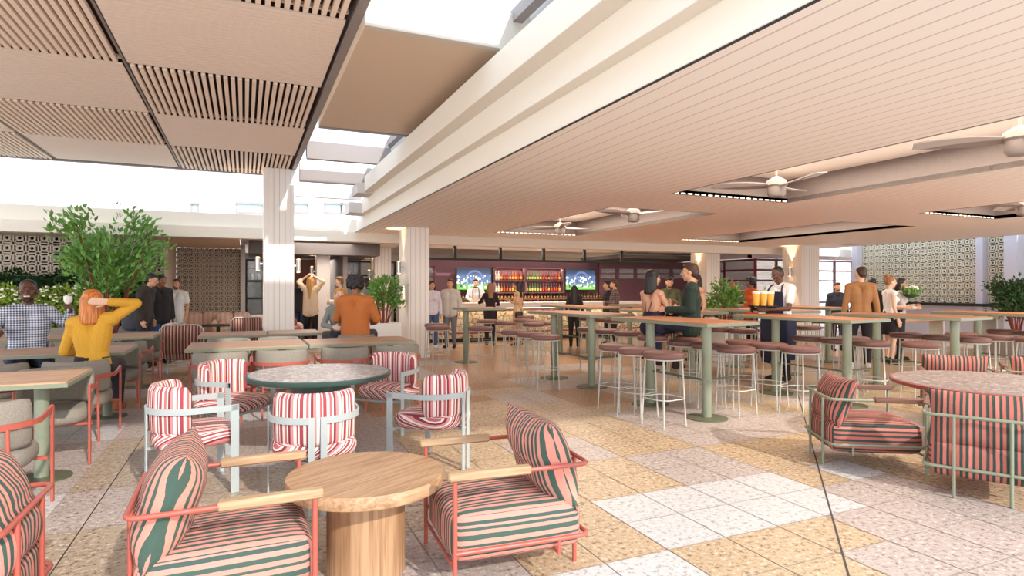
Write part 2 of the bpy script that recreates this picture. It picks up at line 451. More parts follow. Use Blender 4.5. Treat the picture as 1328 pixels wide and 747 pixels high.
def pillow(mb, w, h, t, mat, n=14, seed=1, warp=.0):
    """throw cushion in the local XZ plane, thickness along Y; stripes across X"""
    rr = random.Random(seed); ph = [rr.uniform(0, 6) for _ in range(6)]
    for sg in (-1, 1):
        vs = []; fs = []; uvs = []; raw = []
        for i in range(n+1):
            for j in range(n+1):
                u = -1+2*i/n; v = -1+2*j/n
                u = math.sin(u*PI/2)*.6+u*.4; v = math.sin(v*PI/2)*.6+v*.4
                x = w/2*u*(1-.07*(1-v*v)); z = h/2*v*(1-.07*(1-u*u))
                th = t/2*((1-u**4)*(1-v**4))**.75
                th += .006*math.sin(7*u+ph[0]+3*v)*(1-u*u)*(1-v*v) + .004*math.sin(11*v+ph[1])*(1-v*v)*(1-u*u)
                raw.append((x+warp*math.sin(5*v+ph[2])*abs(u)+warp*.6*math.sin(9*v+ph[3]), z))
                vs.append(mat @ Vector((x, sg*th, z)))
        for i in range(n):
            for j in range(n):
                f = (i*(n+1)+j, (i+1)*(n+1)+j, (i+1)*(n+1)+j+1, i*(n+1)+j+1)
                if sg > 0: f = f[::-1]
                fs.append(f); uvs.append([raw[k] for k in f])
        mb.add(vs, fs, uvs)
    return mb
def T(x, y, z, rx=0, ry=0, rz=0):
    return Matrix.Translation((x, y, z)) @ Matrix.Rotation(rz, 4, 'Z') @ Matrix.Rotation(ry, 4, 'Y') @ Matrix.Rotation(rx, 4, 'X')
def arc(cx, cy, r, a0, a1, z, n=8):
    return [(cx+r*math.cos(a0+(a1-a0)*k/n), cy+r*math.sin(a0+(a1-a0)*k/n), z) for k in range(n+1)]
def lamp(name, typ, loc, power, color, size=.1, rot=(0, 0, 0), parent=None, **kw):
    d = bpy.data.lights.new(name, typ); o = bpy.data.objects.new(name, d); COL.objects.link(o)
    d.energy = power; d.color = color; o.location = loc; o.rotation_euler = rot
    if typ == 'AREA':
        d.shape = 'RECTANGLE'; d.size = size; d.size_y = kw.get('size_y', size)
    elif typ in ('POINT', 'SPOT'): d.shadow_soft_size = size
    if parent: o.parent = parent
    return o

# ================================================================== SETTING
# floor: paving tiles of three terrazzo kinds on one slab
TS = .425
def tile_kind(X, Y):
    i = math.floor((X-2.22)/(2*TS)); j = math.floor((Y-2.8)/(2*TS))
    # diagonal joint separates the pink paving on the right
    side = (X-2.87)*3.24-(Y-2.16)*3.46
    h = random.Random(i*7919+j*104729+17).random()
    hs = random.Random(math.floor(X/TS)*331+math.floor(Y/TS)*7717).random()
    if side > 0:
        if Y > 4.2: return 0 if h < .6 else 1
        if hs < .08 or (h < .04): return 2
        return 1 if h < .85 else 0
    if X > -.3 and X < 4.6 and Y > -1 and Y < 4.6:
        if (i, j) in ((0, 0), (-1, -1), (1, 0), (-2, -2), (-1, -2), (0, -2)): return 2
        if (i, j) in ((1, 1), (-1, 1)): return 1 if h < .6 else 0
        if X < 1.4 and h < .45: return 1
        return 0 if h < .85 else 1
    if X <= -.3 or X < 1.4:
        if Y < 8: return 1 if h < .5 else (0 if h < .85 else 2)
        return 0 if h < .5 else 1
    if 4.0 < X < 6.6 and 4.6 < Y < 9: return 1 if h < .75 else 0
    return 0 if h < .72 else 1
fl = MB()
x0, x1, y0, y1 = -34, 76, -31, 59
X = 2.22-TS*26; nx = 72; Y = 2.8-TS*16; ny = 60
gx = [2.22-TS*26+TS*k for k in range(nx+1)]; gy = [2.8-TS*16+TS*k for k in range(ny+1)]
g = .0035
for i in range(nx):
    for j in range(ny):
        fl.cm = tile_kind((gx[i]+gx[i+1])/2, (gy[j]+gy[j+1])/2)
        if fl.cm == 0 and gx[i] < 1.3 and gy[j] < 8: fl.cm = 5
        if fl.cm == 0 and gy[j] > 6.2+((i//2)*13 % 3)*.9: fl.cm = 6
        fl.add([(gx[i]+g, gy[j]+g, 0), (gx[i+1]-g, gy[j]+g, 0), (gx[i+1]-g, gy[j+1]-g, 0), (gx[i]+g, gy[j+1]-g, 0)], [(0, 1, 2, 3)])
fl.cm = 3
fl.add([(-60, -60, -.004), (80, -60, -.004), (80, 80, -.004), (-60, 80, -.004)], [(0, 1, 2, 3)])
# dark movement joint running diagonally, and one along the aisle
fl.cm = 4
def jline(a, b, w=.012):
    a = Vector((a[0], a[1], .0012)); b = Vector((b[0], b[1], .0012)); s = (b-a).normalized().cross(Vector((0, 0, 1)))*w/2
    fl.add([a-s, b-s, b+s, a+s], [(0, 1, 2, 3)])
jline((2.2, 1.53), (7.4, 6.4)); jline((-.93, 2.0), (-.93, 13.0), .008); jline((.8, 5.0), (.8, 8.0), .006)
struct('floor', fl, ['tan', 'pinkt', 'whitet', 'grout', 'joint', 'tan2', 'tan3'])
tr_ = MB()
for q in ((-60, 80, -60, gy[0]), (-60, gx[0], gy[0], 14.4), (gx[-1], 80, gy[0], 80), (-60, gx[0], 16.5, 80), (gx[0], gx[-1], 24, 80)):
    tr_.add([(q[0], q[2], .002), (q[1], q[2], .002), (q[1], q[3], .002), (q[0], q[3], .002)], [(0, 1, 2, 3)])
struct('floor_bounce_ground', tr_, 'bounce_ground')  # pale outer ground added as a reflector, bouncing sun up under the ceilings

# ---- right hand ceiling at 2.8 m with fan trays
CZ = 2.8
CX0, CX1, CY0, CY1 = 2.38, 17.4, 1.45, 14.4
trays = [(5.38, 7.55, 2.0, 6.7), (5.38, 7.55, 8.2, 13.1), (10.7, 12.9, 2.0, 6.7), (10.7, 12.9, 8.2, 13.1)]
xs = sorted({CX0, CX1} | {t[0] for t in trays} | {t[1] for t in trays}); ys = sorted({CY0, CY1} | {t[2] for t in trays} | {t[3] for t in trays})
cl = MB()
for i in range(len(xs)-1):
    for j in range(len(ys)-1):
        cx, cy = (xs[i]+xs[i+1])/2, (ys[j]+ys[j+1])/2
        if any(t[0] < cx < t[1] and t[2] < cy < t[3] for t in trays): continue
        cl.box(xs[i], xs[i+1], ys[j], ys[j+1], CZ, CZ+.06)
ceil = struct('ceiling', cl, 'ceil')
rf = MB(); rf.box(CX0, CX1, CY0, CY1, CZ+.42, CZ+.5); struct('ceiling', rf, 'ceil_in')
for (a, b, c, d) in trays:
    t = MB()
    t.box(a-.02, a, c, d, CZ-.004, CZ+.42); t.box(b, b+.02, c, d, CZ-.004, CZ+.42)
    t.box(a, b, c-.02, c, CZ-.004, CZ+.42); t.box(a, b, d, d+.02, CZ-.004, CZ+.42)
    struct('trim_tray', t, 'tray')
    t = MB(); t.box(a+.02, b-.02, c+.02, d-.02, CZ+.34, CZ+.36); struct('ceiling', t, 'ceil_in')
    t = MB()
    n = int((b-a)/.12)
    for k in range(n): t.box(a+.03+k*.12, a+.10+k*.12, d-.012, d-.002, CZ+.005, CZ+.02)
    struct('trim_tray_lights', t, 'led')
    lamp('cove_light', 'AREA', ((a+b)/2, (c+d)/2, CZ+.06), 6, (1, .93, .84), b-a-.5, (PI, 0, 0), None, size_y=d-c-.5)
    lamp('tray_fill', 'AREA', ((a+b)/2, (c+d)/2, CZ+.30), 60, (1, .86, .70), 1.6, (0, 0, 0), None, size_y=d-c-.8)  # added fill without a fitting: lights the floor so it bounces onto the ceiling
# edge bead (dark shadow line) of the ceiling
t = MB(); t.box(CX0-.010, CX0, CY0, CY1, CZ-.002, CZ+.010); struct('trim_shadow_line', t, 'black')
# stepped cream fascias beside the skylight
def fascia(x0, x1, z0, z1, y0, y1, m='cream', nm='trim_fascia'):
    t = MB(); t.box(x0, x1, y0, y1, z0, z1, .004); return struct(nm, t, m)
fascia(2.38-.012, 2.6, CZ+.011, 3.14, -1.0, 14.2)
fascia(2.25, 2.5, 3.06, 3.36, -1.0, 12.9)
fascia(2.08, 2.4, 3.33, 3.62, -1.0, 11.6)
fascia(2.5, 2.62, 3.5, 4.25, -1.0, 12.4, 'white')
fascia(2.22, 2.5, 3.60, 3.70, -1.0, 12.4, 'steel_grey', 'trim_skylight_curb')
# cross beam over the far edge of the hall, and on to the left over the courtyard
t = MB(); t.box(-14, 22, 14.4, 14.75, 2.58, 2.82, .004); t.box(-14, 2.6, 14.52, 14.9, 2.84, 3.12, .004); t.box(-14, 22, 14.48, 14.8, 2.8, 2.86)
struct('trim_crossbeam', t, 'cream')
t = MB(); t.box(-14, 2.6, 14.75, 18.6, 2.98, 3.1); struct('ceiling', t, 'white')
t = MB(); t.box(-14, -.1, 14.75, 18.6, 2.6, 2.66); struct('ceiling', t, 'slab')
t = MB(); t.box(-.1, 4.2, 14.75, 24, 2.72, 2.8); struct('ceiling', t, 'ceil')
# bar hall ceiling
t = MB(); t.box(4.2, 22, 14.8, 17.6, 2.70, 2.78); struct('ceiling', t, 'ceil')
t = MB(); t.box(4.2, 15.3, 17.6, 24, 2.86, 2.94); struct('ceiling', t, 'ceil_in')
t = MB()
for k in range(7): t.box(4.6+k*1.4, 5.6+k*1.4, 17.9, 19.0, 2.845, 2.86)
struct('trim_light_panels', t, 'led')

# ---- slab between canopy and fascias
t = MB(); t.box(.94, 2.5, 5.3, 8.75, 3.75, 4.08, .006)
o = struct('ceiling', t, ['slab']); o.rotation_euler = (0, 0, 0)
t = MB(); t.box(.94, 2.5, 5.22, 5.30, 3.745, 4.10, .004); struct('trim_slab_edge', t, 'slabedge')
# skylight frames
t = MB()
for (ya, yb, z0, z1) in ((8.76, 8.84, 3.74, 3.82), (10.55, 10.68, 3.66, 3.95), (11.9, 12.0, 3.5, 3.72)):
    t.box(.95, 2.35, ya, yb, z0, z1)
t.box(.95, 2.5, 4.4, 4.5, 4.12, 4.22); t.box(2.32, 2.42, 3.0, 12.4, 4.02, 4.14)
struct('trim_skylight_frame', t, 'steel_grey')
t = MB()
t.box(.95, 2.35, 10.68, 10.8, 3.74, 4.2); t.box(.95, 2.35, 12.0, 12.15, 3.52, 3.86); t.box(.95, 2.3, 13.2, 13.35, 3.4, 3.62)
struct('trim_skylight_upstand', t, 'greybeam')
t = MB(); t.box(2.0, 2.5, 12.9, 13.5, 3.08, 3.3); t.box(1.95, 2.5, 11.6, 12.2, 3.3, 3.5); struct('trim_bracket', t, 'greybeam')

# ---- left canopy with chequered slat panels
KZ = 3.85
def slat_panel(xa, xb, ya, yb, along):
    t = MB(); p = .0745; w = .042
    if along == 'Y':
        n = int((xb-xa-.04)/p)
        for k in range(n): t.box(xa+.04+k*p, xa+.04+k*p+w, ya+.03, yb-.03, KZ, KZ+.045)
        t.box(xa+.02, xb-.02, ya+.03, ya+.06, KZ+.045, KZ+.08); t.box(xa+.02, xb-.02, yb-.06, yb-.03, KZ+.045, KZ+.08)
    else:
        n = int((yb-ya-.04)/p)
        for k in range(n): t.box(xa+.03, xb-.03, ya+.04+k*p, ya+.04+k*p+.060, KZ+.01, KZ+.03)
    return struct('ceiling', t, 'slat')
for i in range(4):
    for j in range(6):
        xa = .85-2*(i+1); ya = 1.45+2*j
        slat_panel(xa, xa+2, ya, ya+2 if j < 5 else 13.5, 'Y' if (i+j) % 2 == 1 else 'X')
t = MB(); t.box(-7.2, .86, 1.4, 13.55, KZ+.13, KZ+.25); struct('ceiling', t, 'void')
t = MB()
t.box(.86, .94, 1.3, 13.6, KZ-.01, KZ+.28); t.box(-7.2, .86, 13.52, 13.6, KZ-.01, KZ+.28)
for i in range(1, 4): t.box(.85-2*i-.012, .85-2*i+.012, 1.45, 13.5, KZ+.02, KZ+.14)
struct('trim_canopy_edge', t, 'steel_grey')

# ---- columns
def column(x, y, w, d, z1, z0=0):
    t = MB(); t.box(x-w/2, x+w/2, y-d/2, y+d/2, z0, z1, .012)
    o = struct('wall_column', t, 'whiteboard')
    t = MB(); t.box(x-w/2-.01, x+w/2+.01, y-d/2-.01, y+d/2+.01, 0, .09); struct('baseboard_column', t, 'white')
COLS = {'canopy': (.62, 12.95, .56, .56, KZ), 'aisle': (3.43, 13.1, .47, .85, CZ), 'far': (3.75, 18.2, .5, .6, 2.72),
        'glass': (14.0, 15.75, .55, .8, 2.70), 'mid': (15.9, 13.6, .75, .75, CZ), 'grey': (1.95, 17.2, .35, .5, 2.7)}
for k, v in COLS.items():
    if k != 'grey': column(*v)
t = MB(); x, y, w, d, z = COLS['grey']; t.box(x-w/2, x+w/2, y-d/2, y+d/2, 0, z, .01); struct('wall_column', t, 'greybeam')

# ---- breeze block walls
def breeze(name, p0, ux, nx, nz, z0, cell, mat, depth=.07):
    """p0 left bottom corner, ux unit direction along the wall; one mesh of pierced blocks"""
    ux = Vector(ux); nrm = ux.cross(Vector((0, 0, 1))); p0 = Vector(p0); t = MB()
    def pt(u, w, dpt): return p0+ux*u+Vector((0, 0, z0+w))+nrm*dpt
    def bar(a, b, wd):
        a = Vector(a); b = Vector(b); dd = (b-a).normalized(); s = Vector((-dd.y, dd.x))*wd/2
        q = [a-s, b-s, b+s, a+s]
        vs = [pt(v.x, v.y, 0) for v in q]+[pt(v.x, v.y, depth) for v in q]
        t.add(vs, [(0, 1, 2, 3), (7, 6, 5, 4), (0, 4, 5, 1), (1, 5, 6, 2), (2, 6, 7, 3), (3, 7, 4, 0)])
    W = nx*cell; Hh = nz*cell
    for i in range(nx+1): bar((i*cell, 0), (i*cell, Hh), cell*.13)
    for j in range(nz+1): bar((0, j*cell), (W, j*cell), cell*.13)
    h = cell/2
    for i in range(nx):
        for j in range(nz):
            c = Vector((i*cell+h, j*cell+h)); ro, ri = cell*.34, cell*.16; n = 8
            vs = []
            for r in (ri, ro):
                for dp in (0, depth):
                    for k in range(n):
                        a = 2*PI*(k+.5)/n; vs.append(pt(c.x+r*math.cos(a), c.y+r*math.sin(a), dp))
            fs = []
            for k in range(n):
                k2 = (k+1) % n
                fs += [(k, k2, 2*n+k2, 2*n+k), (n+k, 3*n+k, 3*n+k2, n+k2), (k, n+k, n+k2, k2), (2*n+k, 2*n+k2, 3*n+k2, 3*n+k)]
            t.add(vs, fs)
            for sx in (-1, 1):
                for sy in (-1, 1):
                    bar((c.x+sx*ro*.62, c.y+sy*ro*.62), (c.x+sx*h*.97, c.y+sy*h*.97), cell*.13)
    o = struct(name, t, mat)
    return o
breeze('wall_back', (-14.0, 15.9, 0), (1, 0, 0), 58, 13, -.1, .2125, 'breeze')
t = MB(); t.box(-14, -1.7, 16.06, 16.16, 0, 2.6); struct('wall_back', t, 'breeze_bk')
t = MB(); t.box(-1.74, -1.68, 15.9, 18.5, 0, 2.6); struct('wall_return', t, 'breeze')
breeze('wall_recess', (-1.68, 18.5, 0), (1, 0, 0), 11, 18, -.05, .148, 'breeze')
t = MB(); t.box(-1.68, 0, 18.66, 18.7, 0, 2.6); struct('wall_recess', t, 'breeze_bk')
t = MB(); t.box(-.1, .02, 18.3, 18.6, 0, 2.7); struct('trim_post', t, 'greybeam')
# right hand courtyard wall, facing the hall
breeze('wall_right', (19.2, 13.9, 0), (0, -1, 0), 17, 13, 1.05, .21, 'breeze_y')
breeze('wall_right', (19.2, 10.1, 0), (0, -1, 0), 12, 13, 1.05, .21, 'breeze_y')
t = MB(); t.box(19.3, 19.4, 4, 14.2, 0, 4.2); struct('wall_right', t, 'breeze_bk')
t = MB(); t.box(19.0, 19.3, 4, 14.2, 0, 1.05); struct('wall_right', t, 'lilac')
t = MB(); t.box(18.8, 19.2, 4, 13.9, .98, 1.06); struct('trim_ledge', t, 'black')
t = MB(); t.box(18.9, 19.2, 10.12, 10.30, 0, 4.2); t.box(18.7, 19.1, 9.2, 9.5, 0, 4.2); t.box(18.9, 19.2, 13.9, 14.1, 0, 4.2); t.box(16.3, 16.6, 12.2, 12.5, 2.8, 2.9)
struct('trim_post', t, 'lilac')
# louvre screen at the far right
t = MB()
for k in range(12): t.box(18.7, 18.9, 6.9, 8.0, 1.1+k*.14, 1.15+k*.14)
t.box(18.68, 18.9, 7.98, 8.06, 0, 4); struct('trim_louvre', t, 'tray')

# ---- burgundy framed glass walls
def glazing(idx, p0, ux, L, z1, nx, rows, mat='burg', z0=0.0, w=.06):
    p0 = Vector(p0); ux = Vector(ux); nrm = Vector((-ux.y, ux.x, 0)); t = MB()
    def bx(t, u0, u1, za, zb, th):
        q = [p0+ux*u0-nrm*th, p0+ux*u1-nrm*th, p0+ux*u1+nrm*th, p0+ux*u0+nrm*th]
        vs = [(v.x, v.y, za) for v in q]+[(v.x, v.y, zb) for v in q]
        t.add(vs, [(3, 2, 1, 0), (4, 5, 6, 7), (0, 1, 5, 4), (1, 2, 6, 5), (2, 3, 7, 6), (3, 0, 4, 7)])
    for k in range(nx+1): bx(t, L*k/nx-w/2, L*k/nx+w/2, z0, z1, .04)
    for z in rows: bx(t, 0, L, z-w/2, z+w/2, .035)
    f = struct('window_%d' % idx, t, mat)
    p = MB(); bx(p, 0, L, z0, z1, .006); g_ = p.build('pane', M['panegrey' if idx == 1 else 'pane'], f)
glazing(1, (15.4, 14.95, 0), (0, 1, 0), 4.2, 2.48, 3, (.1, 1.0, 1.75, 2.1, 2.44))
glazing(2, (15.4, 14.95, 0), (1, 0, 0), 5.6, 2.48, 6, (.1, 1.0, 1.75, 2.1, 2.44))
t = MB(); t.box(15.3, 22, 14.98, 15.2, 2.5, 3.3); t.box(15.3, 15.5, 15.0, 19.2, 2.5, 2.9); struct('wall_header', t, 'lilac')
# bright room behind that glass
t = MB(); t.box(15.5, 24, 21.0, 21.1, 0, 3.4); struct('wall_far_room', t, 'white')
t = MB(); t.box(15.5, 24, 15.3, 21, 2.9, 3.0); struct('ceiling', t, 'white')
lamp('room_light', 'AREA', (19, 18, 2.85), 100, (1, .96, .9), 5)
t = MB()
for k in range(7): t.box(20.0, 23, 20.8, 20.9, .5+k*.32, .62+k*.32)
t.box(19, 19.2, 20.75, 20.85, 0, 3); struct('trim_shelving', t, 'greybeam')

# ================================================================== BAR
BY = 15.85
t = thing('bar_counter', 'long bar counter with pebble stone front and thick white top under the televisions', 'bar counter', (0, 0, 0))
m = MB(); m.box(3.9, 11.6, BY, BY+.55, .1, .86, .02); m.build('stone_front', 'stone', t)
m = MB(); m.box(3.95, 11.55, BY+.06, BY+.5, 0, .1); m.build('plinth', 'black', t)
m = MB(); m.box(3.85, 11.65, BY-.12, BY+.62, .94, 1.08, .01); m.build('countertop', 'white', t)
m = MB(); m.box(3.95, 11.55, BY-.02, BY+.5, .86, .94); m.build('shadow_gap', 'mauve', t)
m = MB(); m.box(4.0, 11.5, BY-.07, BY-.05, .92, .94); m.build('light_strip', 'led', t)
m = MB(); m.tube([(4.0, BY-.18, .26), (11.5, BY-.18, .26)], .022)
for k in range(6): m.tube([(4.1+k*1.46, BY-.18, .26), (4.1+k*1.46, BY+.02, .26)], .015, 8)
m.build('foot_rail', 'redtable', t)
lamp('counter_light', 'AREA', (7.7, BY-.10, .93), 8, (1, .74, .42), 7.5, (0, 0, 0), None, size_y=.05)
lamp('bar_downlight', 'AREA', (7.6, 16.6, 2.65), 60, (1, .86, .7), 6.5, (0, 0, 0), None, size_y=.6)
# back wall and shelving
WY = 19.0
w_ = MB(); w_.box(5.6, 11.9, WY, WY+.12, 0, 2.42); struct('wall_bar', w_, 'mauve')
w_ = MB(); w_.box(4.0, 15.3, 23.4, 23.5, 0, 2.9); struct('wall_bar', w_, 'ceil_in')
def PXW(px, Y):     # X at which photo column px meets the plane Y
    l = (px-664)/FPX; return Y*(SY+l*CY)/(CY-l*SY)
def ZY(px, py, Y):
    l = (px-664)/FPX; d = Y/(CY-l*SY); return EYE+(373.5-py)*d/FPX
sh = thing('back_bar_shelving', 'mauve back bar shelving unit full of lit bottles between two televisions', 'shelves', (0, 0, 0))
m = MB(); SX0, SX1 = PXW(641, WY-.3), PXW(731, WY-.3); SM = (SX0*.42+SX1*.58)
for x in (SX0, (SX0*.56+SX1*.44), SX1): m.box(x-.03, x+.03, WY-.32, WY, 1.36, 2.2)
m.build('upright', 'mauve', sh)
for z in (1.36, 1.76, 2.2):
    m = MB(); m.box(SX0-.03, SX1+.03, WY-.32, WY-.001, z-.04, z); m.build('shelf', 'mauve', sh)
LX0, LX1 = PXW(596, WY-.5), PXW(787, WY-.5)
for z in (.93, 1.14):
    m = MB(); m.box(LX0, LX1, WY-.55, WY-.002, z-.04, z); m.build('shelf', 'brownwall', sh)
m = MB(); m.box(LX0, LX1, WY-.5, WY-.002, 0, .89); m.build('cabinet', 'brownwall', sh)
m = MB(); m.box(SX0, SX1, WY-.02, WY-.006, 1.4, 2.15); m.build('back_panel', 'mauve', sh)
for z in (1.745, 2.15, 1.33):
    lamp('shelf_light', 'AREA', ((SX0+SX1)/2, WY-.2, z), 9, (1, .8, .6), SX1-SX0, (0, 0, 0), None, size_y=.05)
lamp('shelf_light', 'AREA', ((LX0+LX1)/2, WY-.7, 1.75), 10, (1, .8, .6), LX1-LX0, (math.radians(20), 0, 0), None, size_y=.1)
def bottle_kind(kind):
    m = MB(); r = .036
    m.lathe([(r*.9, 0), (r, .01), (r, .17), (r*.8, .2), (.014, .235), (.013, .29), (.016, .292), (.016, .305)], 10)
    m.cm = 1; m.lathe([(r+.001, .05), (r+.001, .13)], 10)
    return m
KINDS = {'amber': ((150, 70, 20), (244, 196, 90)), 'green': ((56, 96, 34), (226, 220, 130)), 'red': ((120, 26, 18), (240, 92, 50)), 'clear': ((206, 206, 200), (240, 236, 226)), 'dark': ((34, 28, 22), (214, 178, 110))}
BP = {}
for k, (c1, c2) in KINDS.items():
    M['bt_'+k] = plain('glass_'+k, c1, .12, 0, .02, spec=.8); M['bl_'+k] = plain('label_'+k, c2, .6)
bcount = {}
def put_bottle(kind, x, y, z, where):
    nm = {'amber': 'amber bottle with a yellow label', 'green': 'green wine bottle with a pale label', 'red': 'dark red bottle with an orange label', 'clear': 'clear spirit bottle with a white label', 'dark': 'black beer bottle with a tan label'}[kind]
    lab = nm+' standing on the '+where
    if kind not in BP:
        o = bottle_kind(kind).build('bottle', ['bt_'+kind, 'bl_'+kind], None, True); BP[kind] = o
    else:
        o = BP[kind].copy(); COL.objects.link(o)
    o.location = (x, y, z); o['label'] = lab; o['category'] = 'bottle'; o['group'] = nm.split(' with')[0]+'s on the '+where
seqU = ['clear', 'amber', 'red', 'amber', 'amber', 'red', 'amber', 'green', 'green', 'green', 'green', 'green', 'red', 'dark', 'red', 'red', 'amber']
for z, wh in ((1.36, 'middle shelf of the back bar'), (1.76, 'top shelf of the back bar')):
    n = 24
    for k in range(n):
        x = SX0+.1+(SX1-SX0-.2)*k/(n-1)
        if abs(x-(SX0*.56+SX1*.44)) < .05: continue
        put_bottle(seqU[(k*17)//n], x, WY-.17, z, wh)
seqL = ['dark', 'green', 'dark', 'amber', 'dark', 'red', 'red', 'amber', 'green', 'dark', 'green', 'dark', 'green', 'dark']
for z, wh in ((.93, 'lower ledge behind the bar'), (1.14, 'upper ledge behind the bar')):
    n = 44
    for k in range(n):
        x = LX0+.1+(LX1-LX0-.2)*k/(n-1)
        if z < 1: kk = seqL[(k*14)//n]
        else: kk = 'dark' if k % 3 else 'amber'
        if z > 1 and z+.31 > 1.3 and SX0 < x < SX1: pass
        o = put_bottle(kk, x, WY-(.43 if z < 1 else .2), z if z < 1 else 1.14-.0, wh)
        BP[kk].id_data
for o in [o for o in COL.objects if o.name.startswith('bottle')]:
    if abs(o.location.z-1.14) < .001: o.scale = (1, 1, .6)
# televisions
for (pa, pb, ya, yb, lab) in ((593, 637, 348, 375.5, 'wall television showing football, left of the bottle shelves'), (734.5, 772.5, 350, 375.5, 'wall television showing football, right of the bottle shelves')):
    xa, xb = PXW(pa, WY-.4), PXW(pb, WY-.4); za, zb = ZY((pa+pb)/2, yb, WY-.4), ZY((pa+pb)/2, ya, WY-.4)
    tv = thing('television', lab, 'television', ((xa+xb)/2, WY-.37, za)); w = xb-xa; h = zb-za
    m = MB(); m.box(-w/2-.03, w/2+.03, 0, .06, -.03, h+.03, .008); m.build('casing', 'black', tv)
    m = MB(); m.add([(-w/2, -.003, 0), (w/2, -.003, 0), (w/2, -.003, h), (-w/2, -.003, h)], [(0, 1, 2, 3)], [[(0, 0), (1, 0), (1, 1), (0, 1)]]); m.build('screen', 'tv', tv)
    m = MB(); m.box(-.1, .1, .06, .355, h*.3, h*.6); m.build('wall_bracket', 'black', tv)
# black hanging rail across the bar
t = thing('hanging_rail', 'black steel rail hanging from the ceiling along the whole bar', 'rail', (0, 16.2, 0))
m = MB(); m.box(4.3, 12.6, -.03, .03, 2.28, 2.34); m.build('bar', 'black', t)
for px in (590, 649, 705, 758, 806):
    m = MB(); x = PXW(px, 16.2); m.box(x-.04, x+.04, -.03, .03, 2.34, 2.70); m.build('hanger', 'black', t)
# wings beside the back wall with small square windows
def wing(name, p0, ux, L, z1, n, zw0, zw1, mat='mauve', z0=0.0):
    p0 = Vector(p0); ux = Vector(ux).normalized(); nrm = Vector((ux.y, -ux.x, 0)); t = MB(); g_ = MB()
    def bx(t, u0, u1, za, zb, d0, d1):
        q = [p0+ux*u0+nrm*d0, p0+ux*u1+nrm*d0, p0+ux*u1+nrm*d1, p0+ux*u0+nrm*d1]
        vs = [(v.x, v.y, za) for v in q]+[(v.x, v.y, zb) for v in q]
        t.add(vs, [(0, 1, 2, 3), (7, 6, 5, 4), (0, 4, 5, 1), (1, 5, 6, 2), (2, 6, 7, 3), (3, 7, 4, 0)])
    bx(t, 0, L, z0, zw0, 0, .1); bx(t, 0, L, zw1, z1, 0, .1)
    for k in range(n+1):
        bx(t, max(0, L*k/n-.06), min(L, L*k/n+.06), zw0, zw1, 0, .1)
    bx(t, 0, L, (zw0+zw1)/2-.02, (zw0+zw1)/2+.02, .03, .07)
    f = struct(name, t, mat); bx(g_, 0, L, zw0, zw1, .04, .05); g_.build('pane', M['panegrey'], f)
wing('wall_wing_left', (4.15, 17.6, 0), (1, .95, 0), 2.0, 2.45, 2, 1.55, 2.2)
wing('wall_wing_right', (11.9, 19.0, 0), (1, -.35, 0), 3.4, 2.45, 5, 1.85, 2.2)
t = MB(); t.box(11.4, 15.3, 16.8, 19.4, 2.5, 2.62); struct('ceiling', t, 'dkgrey')
t = MB(); t.box(15.0, 15.3, 19.0, 23.4, 0, 2.9); struct('wall_side_room', t, 'greybeam')
lamp('side_room_light', 'AREA', (13, 21, 2.8), 30, (1, .95, .9), 3)

# ================================================================== LEFT INTERIOR (between the columns)
t = MB(); t.box(-.1, 4.0, 23.0, 23.1, 0, 2.8); struct('wall_shop', t, 'dkgrey')
t = MB(); t.box(1.0, 2.3, 18.9, 19.0, 0, 2.35); struct('wall_rust', t, 'brownwall')
t = MB(); t.box(.1, 3.4, 16.6, 19.2, 2.38, 2.7); struct('ceiling', t, 'dkgrey')
t = MB(); t.box(2.5, 2.62, 17.2, 23, 0, 2.38); struct('wall_partition', t, 'tray')
glazing(3, (2.7, 19.2, 0), (1, 0, 0), 1.7, 2.35, 3, (1.2, 1.9, 2.32), 'black', 0, .05)
glazing(4, (.05, 19.2, 0), (1, 0, 0), .9, 2.35, 2, (1.2, 1.7, 2.32), 'black', 0, .05)
lamp('shop_light', 'AREA', (1.6, 21, 2.7), 110, (1, .93, .85), 2.5)
lamp('shop_light', 'AREA', (1.9, 15.9, 2.68), 30, (1, .9, .78), 1.5)
cab = thing('display_shelving', 'dark shop shelving stacked with jars and boxes behind the woman with raised arms', 'shelves', (.9, 20.6, 0))
m = MB()
for x in (-.8, 0, .8, 1.6, 2.4): m.box(x-.02, x+.02, -.2, .2, 0, 2.3)
m.build('upright', 'black', cab)
for k in range(6):
    m = MB(); m.box(-.8, 2.4, -.2, .2, .2+k*.38, .23+k*.38); m.build('shelf', 'black', cab)
rr = random.Random(3)
jarp = None
for k in range(1, 5):
    for q in range(15):
        x = .9-.7+q*.2; z = .23+k*.38
        if abs(((x-.1) % .8)-0) < .06: continue
        if jarp is None:
            m = MB(); m.lathe([(.05, 0), (.055, .01), (.055, .15), (.04, .17), (.045, .175), (.045, .2)], 10); jarp = m.build('jar', 'chrome', None, True); o = jarp
        else: o = jarp.copy(); COL.objects.link(o)
        o.location = (x, 20.55, z); o['label'] = 'small pale jar standing on the dark shop shelving at the back'; o['category'] = 'jar'; o['group'] = 'jars on the shop shelving'

